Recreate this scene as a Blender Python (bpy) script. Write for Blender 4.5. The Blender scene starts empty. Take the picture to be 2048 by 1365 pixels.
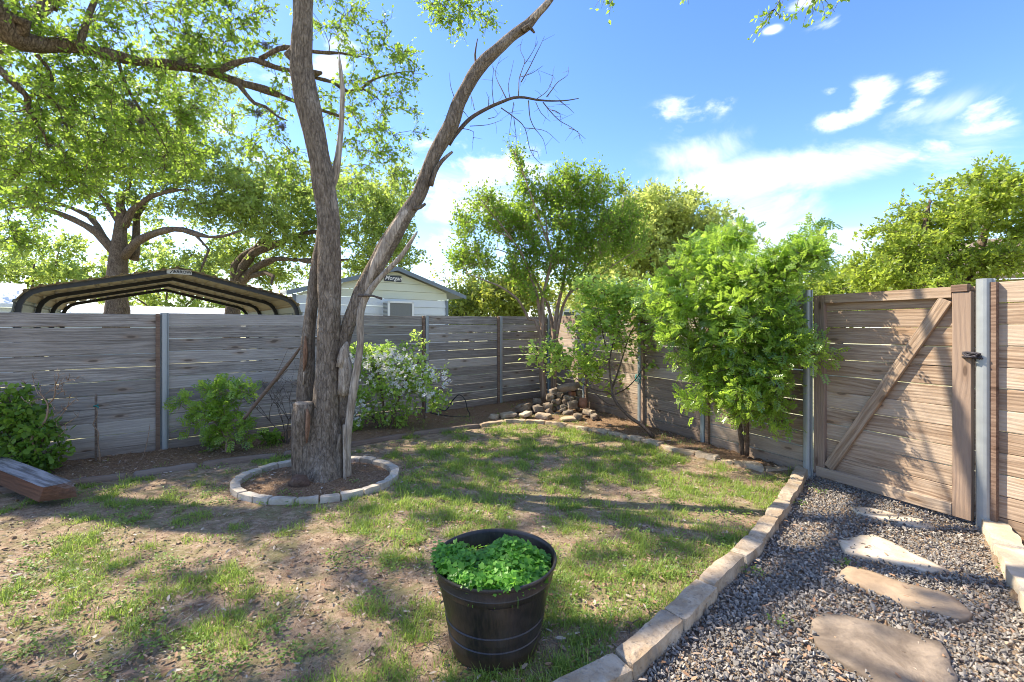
import bpy, bmesh, math, random
import numpy as np
from mathutils import Vector, Matrix, noise as mnoise

SC = bpy.context.scene
COL = SC.collection
R = math.radians
# ------------------------------------------------------------------ camera, sky, sun, exposure
F = 910.0; HY = 655.0; HC = 1.5           # focal length in photo pixels, horizon row, eye height
cam = bpy.data.cameras.new('camera'); camo = bpy.data.objects.new('camera', cam); COL.objects.link(camo)
camo.location = (0, 0, HC); camo.rotation_euler = (R(90), 0, 0)
cam.sensor_width = 36; cam.lens = 36 * F / 2048; cam.shift_y = -27.5 / 2048
cam.clip_start = 0.05; cam.clip_end = 1500
SC.camera = camo
SUN_AZ = (-0.93, 0.37); SUN_EL = R(47)
sd = Vector((SUN_AZ[0], SUN_AZ[1], 0)).normalized() * math.cos(SUN_EL) + Vector((0, 0, math.sin(SUN_EL)))
sun = bpy.data.lights.new('sun', 'SUN'); sun.energy = 4.4; sun.angle = R(0.53); sun.color = (1.0, 0.90, 0.74)
suno = bpy.data.objects.new('sun', sun); COL.objects.link(suno)
suno.rotation_euler = sd.to_track_quat('Z', 'Y').to_euler()
suno.location = (-20, 10, 30)
SC.view_settings.view_transform = 'Standard'; SC.view_settings.look = 'None'
SC.view_settings.gamma = 1.0; SC.view_settings.exposure = 1.40
SC.view_settings.use_curve_mapping = False
SC.cycles.use_denoising = True; SC.cycles.pixel_filter_type = 'BLACKMAN_HARRIS'; SC.cycles.filter_width = 1.0
SC.cycles.max_bounces = 8; SC.cycles.diffuse_bounces = 4; SC.cycles.transmission_bounces = 6
SC.cycles.glossy_bounces = 2; SC.cycles.caustics_reflective = False; SC.cycles.caustics_refractive = False

world = bpy.data.worlds.new('World'); SC.world = world; world.use_nodes = True
def build_world():
    nt = world.node_tree; nt.nodes.clear(); N = nt.nodes.new; L = nt.links.new
    out = N('ShaderNodeOutputWorld'); bg = N('ShaderNodeBackground'); L(bg.outputs[0], out.inputs[0])
    bg.inputs[1].default_value = 0.12
    sky = N('ShaderNodeTexSky'); sky.sky_type = 'NISHITA'; sky.sun_disc = False
    sky.sun_elevation = SUN_EL; sky.sun_rotation = math.atan2(SUN_AZ[0], SUN_AZ[1])
    sky.air_density = 1.0; sky.dust_density = 0.25; sky.ozone_density = 1.6
    tc = N('ShaderNodeTexCoord'); sep = N('ShaderNodeSeparateXYZ'); L(tc.outputs['Generated'], sep.inputs[0])
    def M(op, a, b=None, c=None, clamp=False):
        n = N('ShaderNodeMath'); n.operation = op; n.use_clamp = clamp
        for i, v in enumerate((a, b, c)):
            if v is None: continue
            if isinstance(v, (int, float)): n.inputs[i].default_value = v
            else: L(v, n.inputs[i])
        return n.outputs[0]
    az = M('ARCTAN2', sep.outputs[0], sep.outputs[1])
    el = M('ARCSINE', sep.outputs[2])
    # cloud sheet coordinates
    dz = M('ADD', M('MAXIMUM', sep.outputs[2], 0.0), 0.25)
    cb = N('ShaderNodeCombineXYZ'); L(M('DIVIDE', sep.outputs[0], dz), cb.inputs[0]); L(M('DIVIDE', sep.outputs[1], dz), cb.inputs[1])
    def noise(scale, detail, rough, vec, dist=0.0):
        n = N('ShaderNodeTexNoise'); n.inputs['Scale'].default_value = scale; n.inputs['Detail'].default_value = detail
        n.inputs['Roughness'].default_value = rough; n.inputs['Distortion'].default_value = dist; L(vec, n.inputs['Vector']); return n.outputs['Fac']
    vv = N('ShaderNodeVectorMath'); vv.operation = 'MULTIPLY'; vv.inputs[1].default_value = (1, 1, 1.9); L(tc.outputs['Generated'], vv.inputs[0])
    nf = noise(11.0, 9, 0.60, vv.outputs[0], 0.25)
    nw = noise(4.0, 8, 0.62, vv.outputs[0], 1.1)
    nb = noise(1.3, 3, 0.5, cb.outputs[0])
    def blob(px, py, sx, sy, k):
        v = Vector(((px - 1024) / F, 1.0, (HY - py) / F)).normalized()
        a0 = math.atan2(v.x, v.y); e0 = math.asin(v.z)
        d = Vector(((px - 1024) / F, 1.0, (HY - py) / F)).length
        wa = sx / F / (1 + ((px - 1024) / F) ** 2) * 1.0; we = sy / F / d
        a = M('DIVIDE', M('SUBTRACT', az, a0), wa); e = M('DIVIDE', M('SUBTRACT', el, e0), we)
        r2 = M('ADD', M('MULTIPLY', a, a), M('MULTIPLY', e, e))
        return M('MULTIPLY', M('POWER', 2.718, M('MULTIPLY', r2, -1.0)), k)
    def smooth(v, a, b):
        n = N('ShaderNodeMapRange'); n.interpolation_type = 'SMOOTHSTEP'
        n.inputs['From Min'].default_value = a; n.inputs['From Max'].default_value = b; L(v, n.inputs['Value']); return n.outputs[0]
    # puffy clouds, where they stand in the sky
    puffs = [(1365, 228, 62, 30, .75), (1425, 212, 40, 20, .55), (960, 345, 120, 42, .8), (885, 290, 55, 32, .6), (1040, 330, 70, 32, .7), (940, 400, 160, 45, .55),
             (1740, 195, 50, 34, .72), (1700, 235, 70, 20, .65), (1850, 168, 40, 20, .55), (1660, 48, 42, 24, .6), (1600, 10, 40, 12, .5), (1675, 80, 16, 9, .5), (1545, 60, 20, 8, .45),
             (1820, 225, 50, 24, .5), (1960, 240, 90, 40, .5), (1660, 184, 22, 10, .45), (1385, 362, 30, 16, .5),
             (400, 110, 70, 45, .6), (520, 145, 95, 32, .6), (670, 110, 50, 60, .5), (440, 255, 70, 16, .5), (150, 130, 120, 60, .4), (520, 320, 60, 14, .4), (1840, 305, 80, 22, .45), (870, 500, 90, 40, .5)]
    s = None
    for p in puffs:
        b = blob(*p); s = b if s is None else M('MAXIMUM', s, b)
    out_mask = smooth(M('ABSOLUTE', az), 0.9, 1.3)
    s = M('MAXIMUM', s, M('MULTIPLY', M('MULTIPLY', smooth(nb, .46, .64), out_mask), 0.7))  # unseen clouds beside and behind the view, thickened for a whiter fill light
    puff = M('MULTIPLY', smooth(M('ADD', s, M('MULTIPLY', M('SUBTRACT', nf, .5), 2.5)), 0.16, 0.80), smooth(s, .04, .3))
    # thin wisps
    w = None
    for p in [(1400, 310, 100, 50, .8), (1500, 350, 210, 46, .95), (1700, 320, 220, 42, .75), (1520, 440, 110, 70, .8), (1930, 300, 120, 60, .7), (960, 400, 230, 60, .55), (1500, 500, 300, 45, .7), (1850, 230, 160, 30, .4)]:
        b = blob(*p); w = b if w is None else M('MAXIMUM', w, b)
    wisp = M('MULTIPLY', M('MULTIPLY', smooth(M('ADD', M('MULTIPLY', w, .9), M('MULTIPLY', M('SUBTRACT', nw, .5), 2.1)), 0.05, .85), smooth(w, .0, .4)), 0.85)
    haze = M('MULTIPLY', smooth(M('MULTIPLY', el, -1.0), -0.24, 0.02), 0.6)
    fac = M('MAXIMUM', M('MAXIMUM', puff, wisp), haze, clamp=True)
    mix = N('ShaderNodeMix'); mix.data_type = 'RGBA'; L(fac, mix.inputs['Factor'])
    hs = N('ShaderNodeHueSaturation'); hs.inputs['Saturation'].default_value = 1.26; hs.inputs['Value'].default_value = 1.18; hs.inputs['Hue'].default_value = .515; L(sky.outputs[0], hs.inputs['Color'])
    L(hs.outputs[0], mix.inputs['A']); mix.inputs['B'].default_value = (4.3, 4.75, 5.3, 1)
    L(mix.outputs['Result'], bg.inputs[0])
build_world()

# ------------------------------------------------------------------ helpers
def P(x, y, d): return Vector(((x - 1024) / F * d, d, HC - (y - HY) / F * d))
def G(x, y, z=0.0):
    d = (HC - z) * F / (y - HY); return Vector(((x - 1024) / F * d, d, z))
def link(o, parent=None):
    COL.objects.link(o)
    if parent is not None: o.parent = parent
    return o
def tag(o, label=None, cat=None, group=None, kind=None):
    if label: o['label'] = label
    if cat: o['category'] = cat
    if group: o['group'] = group
    if kind: o['kind'] = kind
    return o
def empty(name, loc, label, cat, group=None):
    o = bpy.data.objects.new(name, None); o.empty_display_size = .2; o.location = loc; COL.objects.link(o)
    bpy.context.view_layer.update() if False else None
    return tag(o, label, cat, group)
def mesh_np(name, V, Fs, mat=None, smooth=True, attrs=None):
    """V (n,3); Fs list of face arrays, each (m,k)"""
    me = bpy.data.meshes.new(name); V = np.asarray(V, dtype=np.float32)
    me.vertices.add(len(V)); me.vertices.foreach_set('co', V.ravel())
    Fs = [np.asarray(f, dtype=np.int32) for f in Fs if len(f)]
    nl = sum(f.size for f in Fs); npoly = sum(len(f) for f in Fs)
    me.loops.add(nl); me.polygons.add(npoly)
    me.loops.foreach_set('vertex_index', np.concatenate([f.ravel() for f in Fs]))
    st = []; o = 0
    for f in Fs:
        st.append(o + np.arange(len(f)) * f.shape[1]); o += f.size
    me.polygons.foreach_set('loop_start', np.concatenate(st).astype(np.int32))
    me.polygons.foreach_set('use_smooth', np.full(npoly, bool(smooth)))
    me.update(calc_edges=True)
    if attrs:
        for k, a in attrs.items():
            at = me.attributes.new(k, 'FLOAT', 'POINT'); at.data.foreach_set('value', np.asarray(a, dtype=np.float32))
    if mat: me.materials.append(mat)
    return me
class MB:
    """collects pieces, builds one mesh"""
    def __init__(s): s.V = []; s.F3 = []; s.F4 = []; s.n = 0; s.T = []
    def add(s, V, f3=(), f4=(), tone=0.5):
        V = np.asarray(V, dtype=np.float64).reshape(-1, 3)
        if len(f3): s.F3.append(np.asarray(f3, dtype=np.int64) + s.n)
        if len(f4): s.F4.append(np.asarray(f4, dtype=np.int64) + s.n)
        s.V.append(V); s.T.append(np.broadcast_to(np.asarray(tone, dtype=np.float64), (len(V),))); s.n += len(V)
    def box(s, c, h, rot=None, tone=.5):
        v = np.array([[x, y, z] for x in (-1, 1) for y in (-1, 1) for z in (-1, 1)], float) * np.array(h)
        if rot is not None: v = v @ np.array(rot).T
        s.add(v + np.array(c), f4=[[0, 1, 3, 2], [4, 6, 7, 5], [0, 4, 5, 1], [2, 3, 7, 6], [0, 2, 6, 4], [1, 5, 7, 3]], tone=tone)
    def mesh(s, name, mat, smooth=True, origin=None):
        V = np.concatenate(s.V)
        if origin is not None: V = V - np.array(origin)
        fs = []
        if s.F3: fs.append(np.concatenate(s.F3))
        if s.F4: fs.append(np.concatenate(s.F4))
        return mesh_np(name, V, fs, mat, smooth, {'tone': np.concatenate(s.T)})
    def obj(s, name, mat, parent=None, smooth=True, loc=None):
        """parent empties are unrotated; geometry was given in world space"""
        org = np.array(parent_loc(parent)) if parent is not None else (np.array(loc) if loc is not None else np.zeros(3))
        me = s.mesh(name, mat, smooth, org)
        o = bpy.data.objects.new(name, me)
        if parent is None and loc is not None: o.location = loc
        return link(o, parent)
def parent_loc(p):
    l = Vector((0, 0, 0))
    while p is not None: l = l + p.location; p = p.parent
    return l
def mkobj(name, me, parent=None, loc=(0, 0, 0), rotz=0.0):
    o = bpy.data.objects.new(name, me); o.location = loc; o.rotation_euler = (0, 0, rotz); return link(o, parent)

def catmull(pts, step):
    pts = [np.array(p, float) for p in pts]
    if len(pts) == 2:
        n = max(2, int(np.linalg.norm(pts[1] - pts[0]) / step) + 1)
        return [pts[0] + (pts[1] - pts[0]) * t for t in np.linspace(0, 1, n)], np.linspace(0, 1, n)
    ext = [2 * pts[0] - pts[1]] + pts + [2 * pts[-1] - pts[-2]]
    out = []; par = []
    for i in range(1, len(ext) - 2):
        p0, p1, p2, p3 = ext[i - 1:i + 3]
        n = max(1, int(np.linalg.norm(p2 - p1) / step))
        for k in range(n):
            t = k / n
            out.append(.5 * ((2 * p1) + (-p0 + p2) * t + (2 * p0 - 5 * p1 + 4 * p2 - p3) * t * t + (-p0 + 3 * p1 - 3 * p2 + p3) * t ** 3)); par.append(i - 1 + t)
    out.append(pts[-1]); par.append(len(pts) - 1)
    return out, np.array(par)
def tube(mb, pts, rad, sides=8, step=.15, amp=0.0, freq=3.0, flute=0.0, nfl=5, tone=.5, cap=True, seed=0):
    c, par = catmull(pts, step); c = np.array(c)
    par = par * (len(pts) - 1) / par[-1]
    r = np.interp(par, np.arange(len(rad)), rad)
    T = np.gradient(c, axis=0); T /= np.linalg.norm(T, axis=1)[:, None] + 1e-12
    u = np.cross(T[0], [0.13, 1, .07]); u /= np.linalg.norm(u)
    V = []
    ang = np.linspace(0, 2 * np.pi, sides, endpoint=False)
    for i in range(len(c)):
        u = u - T[i] * np.dot(u, T[i]); u /= np.linalg.norm(u); w = np.cross(T[i], u)
        rr = np.full(sides, r[i])
        if flute: rr = rr * (1 + flute * np.cos(nfl * ang + seed + i * .03) + flute * .6 * np.cos((nfl + 3) * ang + 2 * seed - i * .05))
        ring = c[i] + (np.cos(ang) * rr)[:, None] * u + (np.sin(ang) * rr)[:, None] * w
        if amp:
            for k in range(sides):
                q = Vector(ring[k] * freq); q.z *= .45
                nn = mnoise.fractal(q + Vector((seed, 0, 0)), 1.0, 2.0, 3)
                ring[k] = ring[k] + (ring[k] - c[i]) / max(r[i], 1e-4) * nn * amp * min(1, r[i] * 12)
        V.append(ring)
    V = np.concatenate(V); n = len(c)
    i, k = np.meshgrid(np.arange(n - 1), np.arange(sides), indexing='ij'); i = i.ravel(); k = k.ravel(); k2 = (k + 1) % sides
    f4 = np.stack([i * sides + k, i * sides + k2, (i + 1) * sides + k2, (i + 1) * sides + k], 1)
    f3 = []
    if cap:
        V = np.concatenate([V, c[-1:] + T[-1:] * r[-1] * .25, c[:1]])
        a = (n - 1) * sides
        f3 = [[a + k, a + (k + 1) % sides, n * sides] for k in range(sides)] + [[(k + 1) % sides, k, n * sides + 1] for k in range(sides)]
    mb.add(V, f3=f3, f4=f4, tone=tone)
def batch_tubes(mb, Pn, Rn, sides=3, tone=.5):
    """Pn (N,K,3), Rn (N,K): many thin tubes at once"""
    Pn = np.asarray(Pn, float); N, K, _ = Pn.shape
    if N == 0: return
    T = np.gradient(Pn, axis=1); T /= np.linalg.norm(T, axis=2, keepdims=True) + 1e-9
    ref = np.where(np.abs(T[:, :1, 2:3]) > .8, np.array([1., 0, 0]), np.array([0, 0, 1.]))
    u = np.cross(T, np.broadcast_to(ref, T.shape)); u /= np.linalg.norm(u, axis=2, keepdims=True) + 1e-9
    w = np.cross(T, u); ang = np.linspace(0, 2 * np.pi, sides, endpoint=False)
    V = Pn[:, :, None, :] + Rn[:, :, None, None] * (np.cos(ang)[None, None, :, None] * u[:, :, None, :] + np.sin(ang)[None, None, :, None] * w[:, :, None, :])
    b = np.arange(N)[:, None, None] * K * sides; i = np.arange(K - 1)[None, :, None] * sides; k = np.arange(sides)[None, None, :]; k2 = (k + 1) % sides
    f4 = np.stack([(b + i + k), (b + i + k2), (b + i + sides + k2), (b + i + sides + k)], -1).reshape(-1, 4)
    mb.add(V.reshape(-1, 3), f4=f4, tone=tone)
def scatter(mb, tv, tf, pos, X, Z, size, tone):
    """place template (tv verts, tf faces) at pos with x axis X and normal Z"""
    N = len(pos)
    if N == 0: return
    X = X / (np.linalg.norm(X, axis=1, keepdims=True) + 1e-9)
    Z = Z - X * (Z * X).sum(1, keepdims=True); Z /= np.linalg.norm(Z, axis=1, keepdims=True) + 1e-9
    Y = np.cross(Z, X); tv = np.asarray(tv, float); size = np.asarray(size, float).reshape(N, -1)
    if size.shape[1] == 1: size = np.repeat(size, 3, 1)
    s = tv[None] * size[:, None, :]
    V = pos[:, None, :] + s[..., 0:1] * X[:, None] + s[..., 1:2] * Y[:, None] + s[..., 2:3] * Z[:, None]
    f = np.asarray(tf)[None] + (np.arange(N) * len(tv))[:, None, None]
    f = f.reshape(-1, f.shape[-1]); t = np.repeat(np.asarray(tone), len(tv))
    if f.shape[1] == 3: mb.add(V.reshape(-1, 3), f3=f, tone=t)
    else: mb.add(V.reshape(-1, 3), f4=f, tone=t)
def smooth_rand(rng, n): 
    v = rng.normal(size=(n, 3)); return v / np.linalg.norm(v, axis=1, keepdims=True)

# ------------------------------------------------------------------ materials
def nmat(name):
    m = bpy.data.materials.new(name); m.use_nodes = True; nt = m.node_tree; nt.nodes.clear()
    out = nt.nodes.new('ShaderNodeOutputMaterial'); return m, nt, out
class NB:
    def __init__(s, nt): s.nt = nt
    def n(s, t, **kw):
        x = s.nt.nodes.new(t)
        for k, v in kw.items():
            if k in x.inputs: s.set(x.inputs[k], v)
            else: setattr(x, k, v)
        return x
    def set(s, inp, v):
        if isinstance(v, bpy.types.NodeSocket): s.nt.links.new(v, inp)
        else: inp.default_value = v
    def math(s, op, a, b=0.0, clamp=False):
        x = s.nt.nodes.new('ShaderNodeMath'); x.operation = op; x.use_clamp = clamp; s.set(x.inputs[0], a); s.set(x.inputs[1], b); return x.outputs[0]
    def mix(s, f, a, b, mode='MIX'):
        x = s.nt.nodes.new('ShaderNodeMix'); x.data_type = 'RGBA'; x.blend_type = mode
        s.set(x.inputs['Factor'], f); s.set(x.inputs['A'], a if isinstance(a, bpy.types.NodeSocket) else (*a, 1)); s.set(x.inputs['B'], b if isinstance(b, bpy.types.NodeSocket) else (*b, 1)); return x.outputs['Result']
    def noise(s, vec, scale, detail=4, rough=.55, dist=0.0):
        x = s.nt.nodes.new('ShaderNodeTexNoise'); s.nt.links.new(vec, x.inputs['Vector']); x.inputs['Scale'].default_value = scale
        x.inputs['Detail'].default_value = detail; x.inputs['Roughness'].default_value = rough; x.inputs['Distortion'].default_value = dist; return x.outputs['Fac']
    def ramp(s, f, a, b, smooth=True):
        x = s.nt.nodes.new('ShaderNodeMapRange'); x.interpolation_type = 'SMOOTHSTEP' if smooth else 'LINEAR'
        s.set(x.inputs['Value'], f); x.inputs['From Min'].default_value = a; x.inputs['From Max'].default_value = b; return x.outputs[0]
    def scale(s, vec, v):
        x = s.nt.nodes.new('ShaderNodeVectorMath'); x.operation = 'MULTIPLY'; s.nt.links.new(vec, x.inputs[0]); x.inputs[1].default_value = v; return x.outputs[0]
    def addv(s, a, b):
        x = s.nt.nodes.new('ShaderNodeVectorMath'); x.operation = 'ADD'; s.nt.links.new(a, x.inputs[0]); s.nt.links.new(b, x.inputs[1]); return x.outputs[0]
    def obj(s): return s.nt.nodes.new('ShaderNodeTexCoord').outputs['Object']
    def attr(s, name):
        x = s.nt.nodes.new('ShaderNodeAttribute'); x.attribute_name = name; return x.outputs['Fac']
    def rnd(s): return s.nt.nodes.new('ShaderNodeObjectInfo').outputs['Random']
    def bump(s, h, strength=.3, dist=.01):
        x = s.nt.nodes.new('ShaderNodeBump'); s.set(x.inputs['Height'], h); x.inputs['Strength'].default_value = strength; x.inputs['Distance'].default_value = dist; return x.outputs[0]
    def bsdf(s, out, col, rough=.8, normal=None, metallic=0.0, spec=.3):
        x = s.nt.nodes.new('ShaderNodeBsdfPrincipled'); s.set(x.inputs['Base Color'], col if isinstance(col, bpy.types.NodeSocket) else (*col, 1))
        s.set(x.inputs['Roughness'], rough); x.inputs['Metallic'].default_value = metallic; x.inputs['Specular IOR Level'].default_value = spec
        if normal is not None: s.nt.links.new(normal, x.inputs['Normal'])
        if out is not None: s.nt.links.new(x.outputs[0], out.inputs[0])
        return x.outputs[0]

def leaf_mat(name, dark, light, trans, tf=.45, rough=.45, spec=.35):
    m, nt, out = nmat(name); b = NB(nt); t = b.attr('tone')
    col = b.mix(t, dark, light)
    nz = b.noise(b.obj(), 1.1, 2); col = b.mix(b.math('MULTIPLY', b.ramp(nz, .35, .7), .45), col, tuple(.5 * (d + l) * k for d, l, k in zip(dark, light, (.8, .78, 1.0))))
    p = b.bsdf(None, col, rough, spec=spec)
    tr = b.n('ShaderNodeBsdfTranslucent'); tc = b.mix(t, tuple(c * .75 for c in trans), tuple(c * 1.2 for c in trans)); nt.links.new(tc, tr.inputs[0])
    mx = b.n('ShaderNodeMixShader'); mx.inputs[0].default_value = tf; nt.links.new(p, mx.inputs[1]); nt.links.new(tr.outputs[0], mx.inputs[2]); nt.links.new(mx.outputs[0], out.inputs[0])
    return m
def bark_mat(name, a, c, patch, scale=1.0, bstr=.7, patchamt=.5, vscale=.28, ck=.5):
    m, nt, out = nmat(name); b = NB(nt); o = b.obj(); s = b.scale(o, (1, 1, vscale))
    n1 = b.noise(s, 34 * scale, 6, .7, .4); n2 = b.noise(o, 3.2 * scale, 5, .6); n3 = b.noise(s, 90 * scale, 3, .6)
    vo = b.n('ShaderNodeTexVoronoi'); vo.feature = 'DISTANCE_TO_EDGE'; vo.inputs['Scale'].default_value = 30 * scale
    nt.links.new(b.addv(s, b.scale(b.n('ShaderNodeTexNoise').outputs['Color'], (.06, .06, .06))), vo.inputs['Vector'])
    crack = b.ramp(vo.outputs['Distance'], 0.0, .12)
    col = b.mix(b.ramp(n1, .3, .7), a, c); col = b.mix(b.math('MULTIPLY', b.ramp(n2, .5, .66), patchamt), col, patch)
    fib = b.noise(b.scale(o, (1, 1, vscale * .25)), 60 * scale, 5, .7, .2)
    col = b.mix(b.math('MULTIPLY', b.ramp(fib, .5, .68), .5), col, tuple(x * .5 for x in a)); col = b.mix(b.math('MULTIPLY', b.math('SUBTRACT', 1.0, crack), ck), col, tuple(x * .4 for x in a))
    col = b.mix(b.math('MULTIPLY', b.ramp(n3, .45, .75), .35), col, tuple(min(1, x * 1.7) for x in c))
    bl = b.noise(b.scale(o, (1, 1, .45)), 16 * scale, 8, .75); col = b.mix(b.math('MULTIPLY', b.ramp(bl, .50, .60), .5), col, tuple(x * .75 for x in a)); n1 = b.math('ADD', n1, b.math('MULTIPLY', bl, -.4))
    h = b.math('ADD', b.math('ADD', b.math('MULTIPLY', n1, .7), b.math('MULTIPLY', crack, ck)), b.math('MULTIPLY', fib, -.6))
    b.bsdf(out, col, .92, b.bump(h, bstr, .02), spec=.15); return m
def wood_mat(name, cols, warm=.0, knots=True, zmul=11.0, stain=.4, greytop=False):
    """boards: local x along the grain"""
    m, nt, out = nmat(name); b = NB(nt); o = b.obj(); r = b.rnd()
    off = b.n('ShaderNodeCombineXYZ'); nt.links.new(b.math('MULTIPLY', r, 37.0), off.inputs[0]); nt.links.new(b.math('MULTIPLY', r, 91.0), off.inputs[1]); nt.links.new(b.math('MULTIPLY', r, 53.0), off.inputs[2])
    q = b.addv(o, off.outputs[0])
    ks = b.n('ShaderNodeSeparateXYZ'); nt.links.new(q, ks.inputs[0]); kc = b.n('ShaderNodeCombineXYZ'); nt.links.new(b.math('MULTIPLY', ks.outputs[0], 1.25), kc.inputs[0]); nt.links.new(b.math('MULTIPLY', ks.outputs[2], 4.2), kc.inputs[1])
    kn = b.n('ShaderNodeTexVoronoi'); kn.voronoi_dimensions = '2D'; kn.inputs['Scale'].default_value = 1.0; nt.links.new(kc.outputs[0], kn.inputs['Vector']); kn.inputs['Randomness'].default_value = 1.0
    kd = kn.outputs['Distance']; 
    warp = b.n('ShaderNodeTexNoise'); warp.inputs['Scale'].default_value = 2.0; nt.links.new(b.scale(q, (.8, 1, 2.0)), warp.inputs['Vector'])
    sep = b.n('ShaderNodeSeparateXYZ'); nt.links.new(q, sep.inputs[0])
    bulge = b.math('MULTIPLY', b.math('SUBTRACT', 1.0, b.ramp(kd, 0.0, .35)), .018)
    zz = b.math('ADD', b.math('ADD', sep.outputs[2], b.math('MULTIPLY', warp.outputs['Fac'], .05)), bulge)
    wv = b.math('SINE', b.math('MULTIPLY', zz, 230.0))
    cz = b.n('ShaderNodeCombineXYZ'); nt.links.new(b.math('MULTIPLY', sep.outputs[0], 1.2), cz.inputs[0]); nt.links.new(b.math('MULTIPLY', zz, zmul * 3), cz.inputs[2]); nt.links.new(b.math('MULTIPLY', sep.outputs[1], 20.0), cz.inputs[1])
    g = b.noise(cz.outputs[0], 1.6, 7, .68); g2 = b.noise(b.scale(q, (1.3, 2, 3.5)), 1.8, 4)
    col = b.mix(b.ramp(g, .36, .64), cols[0], cols[1])
    col = b.mix(b.math('MULTIPLY', b.math('ADD', b.math('MULTIPLY', wv, .5), .5), .16), col, cols[3])
    col = b.mix(b.math('MULTIPLY', b.ramp(g2, .45, .75), stain), col, cols[2])
    st = b.noise(b.scale(q, (2.2, 1, 5.0)), 1.3, 6, .7, .6)
    col = b.mix(b.math('MULTIPLY', b.ramp(st, .52, .72), .45), col, cols[0]); streak = b.noise(b.scale(q, (3.0, 8, 60.0)), 2.0, 4, .7)
    col = b.mix(b.math('MULTIPLY', b.ramp(streak, .52, .70), .45), col, cols[3])
    col = b.mix(b.math('MULTIPLY', b.math('SUBTRACT', r, .5), 1.3, True), col, cols[2]); col = b.mix(b.math('MULTIPLY', b.math('SUBTRACT', .45, r), 1.3, True), col, cols[0])
    if knots:
        k1 = b.math('SUBTRACT', 1.0, b.ramp(kd, .035, .07)); k2 = b.math('SUBTRACT', 1.0, b.ramp(kd, .06, .17))
        col = b.mix(b.math('MULTIPLY', k2, .35), col, cols[4]); col = b.mix(b.math('MULTIPLY', k1, .75), col, cols[3])
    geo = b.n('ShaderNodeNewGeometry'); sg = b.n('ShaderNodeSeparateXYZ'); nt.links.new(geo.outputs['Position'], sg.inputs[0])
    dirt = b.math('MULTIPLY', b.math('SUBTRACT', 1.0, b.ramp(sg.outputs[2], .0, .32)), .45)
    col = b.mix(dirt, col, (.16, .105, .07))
    if greytop:
        sn = b.n('ShaderNodeSeparateXYZ'); nt.links.new(geo.outputs['Normal'], sn.inputs[0])
        col = b.mix(b.ramp(sn.outputs[2], .4, .8), col, b.mix(b.ramp(g, .35, .65), (.13, .115, .105), (.36, .34, .33)))
    b.bsdf(out, col, .85, b.bump(b.math('ADD', g, b.math('MULTIPLY', wv, .12)), .6, .008), spec=.2); return m
def stone_mat(name, a, c, d, scale=6.0, bstr=.5, lich=(.1, .1, .1), la=.25, spec=.2):
    m, nt, out = nmat(name); b = NB(nt); o = b.obj(); r = b.rnd()
    off = b.n('ShaderNodeCombineXYZ'); nt.links.new(b.math('MULTIPLY', r, 23.0), off.inputs[0]); nt.links.new(b.math('MULTIPLY', r, 61.0), off.inputs[1])
    q = b.addv(o, off.outputs[0])
    n1 = b.noise(q, scale, 7, .65, .5); n2 = b.noise(q, scale * 6, 5, .65); n3 = b.noise(q, scale * .6, 5, .65, .8)
    col = b.mix(b.ramp(n1, .3, .7), a, c); col = b.mix(b.math('MULTIPLY', b.ramp(n3, .5, .7), .6), col, d)
    col = b.mix(b.math('MULTIPLY', b.ramp(n2, .52, .75), la), col, lich)
    col = b.mix(b.math('MULTIPLY', b.math('SUBTRACT', r, .5), .6, True), col, a)
    b.bsdf(out, col, .9, b.bump(b.math('ADD', n1, b.math('MULTIPLY', n2, .5)), bstr, .012), spec=spec); return m
def plain(name, col, rough=.6, metallic=0.0, spec=.4, var=.15, scale=8.0, bstr=.0):
    m, nt, out = nmat(name); b = NB(nt); n = b.noise(b.obj(), scale, 5, .6)
    c = b.mix(b.math('MULTIPLY', n, 1.0), tuple(x * (1 - var) for x in col), tuple(min(1, x * (1 + var)) for x in col))
    rr = b.math('ADD', b.math('MULTIPLY', n, .2), rough - .1, True)
    b.bsdf(out, c, rr, b.bump(n, bstr, .01) if bstr else None, metallic, spec); return m

M = {}
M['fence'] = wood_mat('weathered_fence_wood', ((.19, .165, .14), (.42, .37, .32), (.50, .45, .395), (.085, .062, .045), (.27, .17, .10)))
M['fence_r'] = wood_mat('grey_brown_fence_wood', ((.22, .16, .115), (.43, .335, .25), (.49, .40, .32), (.11, .07, .05), (.30, .17, .09)))  # right fence boards, a warmer grey-brown than the left run
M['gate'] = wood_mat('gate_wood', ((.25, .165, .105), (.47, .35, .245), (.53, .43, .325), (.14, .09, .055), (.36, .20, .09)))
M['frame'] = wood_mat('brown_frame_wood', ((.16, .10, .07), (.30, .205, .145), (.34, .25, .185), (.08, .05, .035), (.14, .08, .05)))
M['beam'] = wood_mat('old_beam_wood', ((.08, .035, .02), (.17, .08, .045), (.15, .08, .05), (.04, .02, .012), (.12, .05, .03)), knots=False, greytop=True)
M['timber'] = wood_mat('edging_timber', ((.16, .11, .08), (.27, .21, .16), (.3, .27, .24), (.08, .05, .04), (.12, .07, .05)), knots=False)
M['galv'] = plain('galvanised_steel', (.34, .355, .35), .5, .4, .5, .18, 14)
M['galvd'] = plain('dull_galvanised_steel', (.30, .35, .37), .5, .6, .5, .2, 9)
M['bark_dead'] = bark_mat('grey_tree_bark', (.12, .09, .065), (.29, .23, .17), (.46, .39, .31), 1.0, 1.0, .5, .30, .30)
M['bare'] = bark_mat('barkless_dead_wood', (.26, .20, .145), (.48, .40, .31), (.56, .48, .39), .8, .5, .5, .08)
M['heart'] = bark_mat('exposed_heartwood', (.16, .085, .05), (.34, .20, .125), (.24, .15, .1), .8, .5, .5, .08)
M['twig'] = bark_mat('dry_twig_bark', (.09, .07, .055), (.16, .13, .11), (.2, .17, .15), 2.0, .3, .4)
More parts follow.
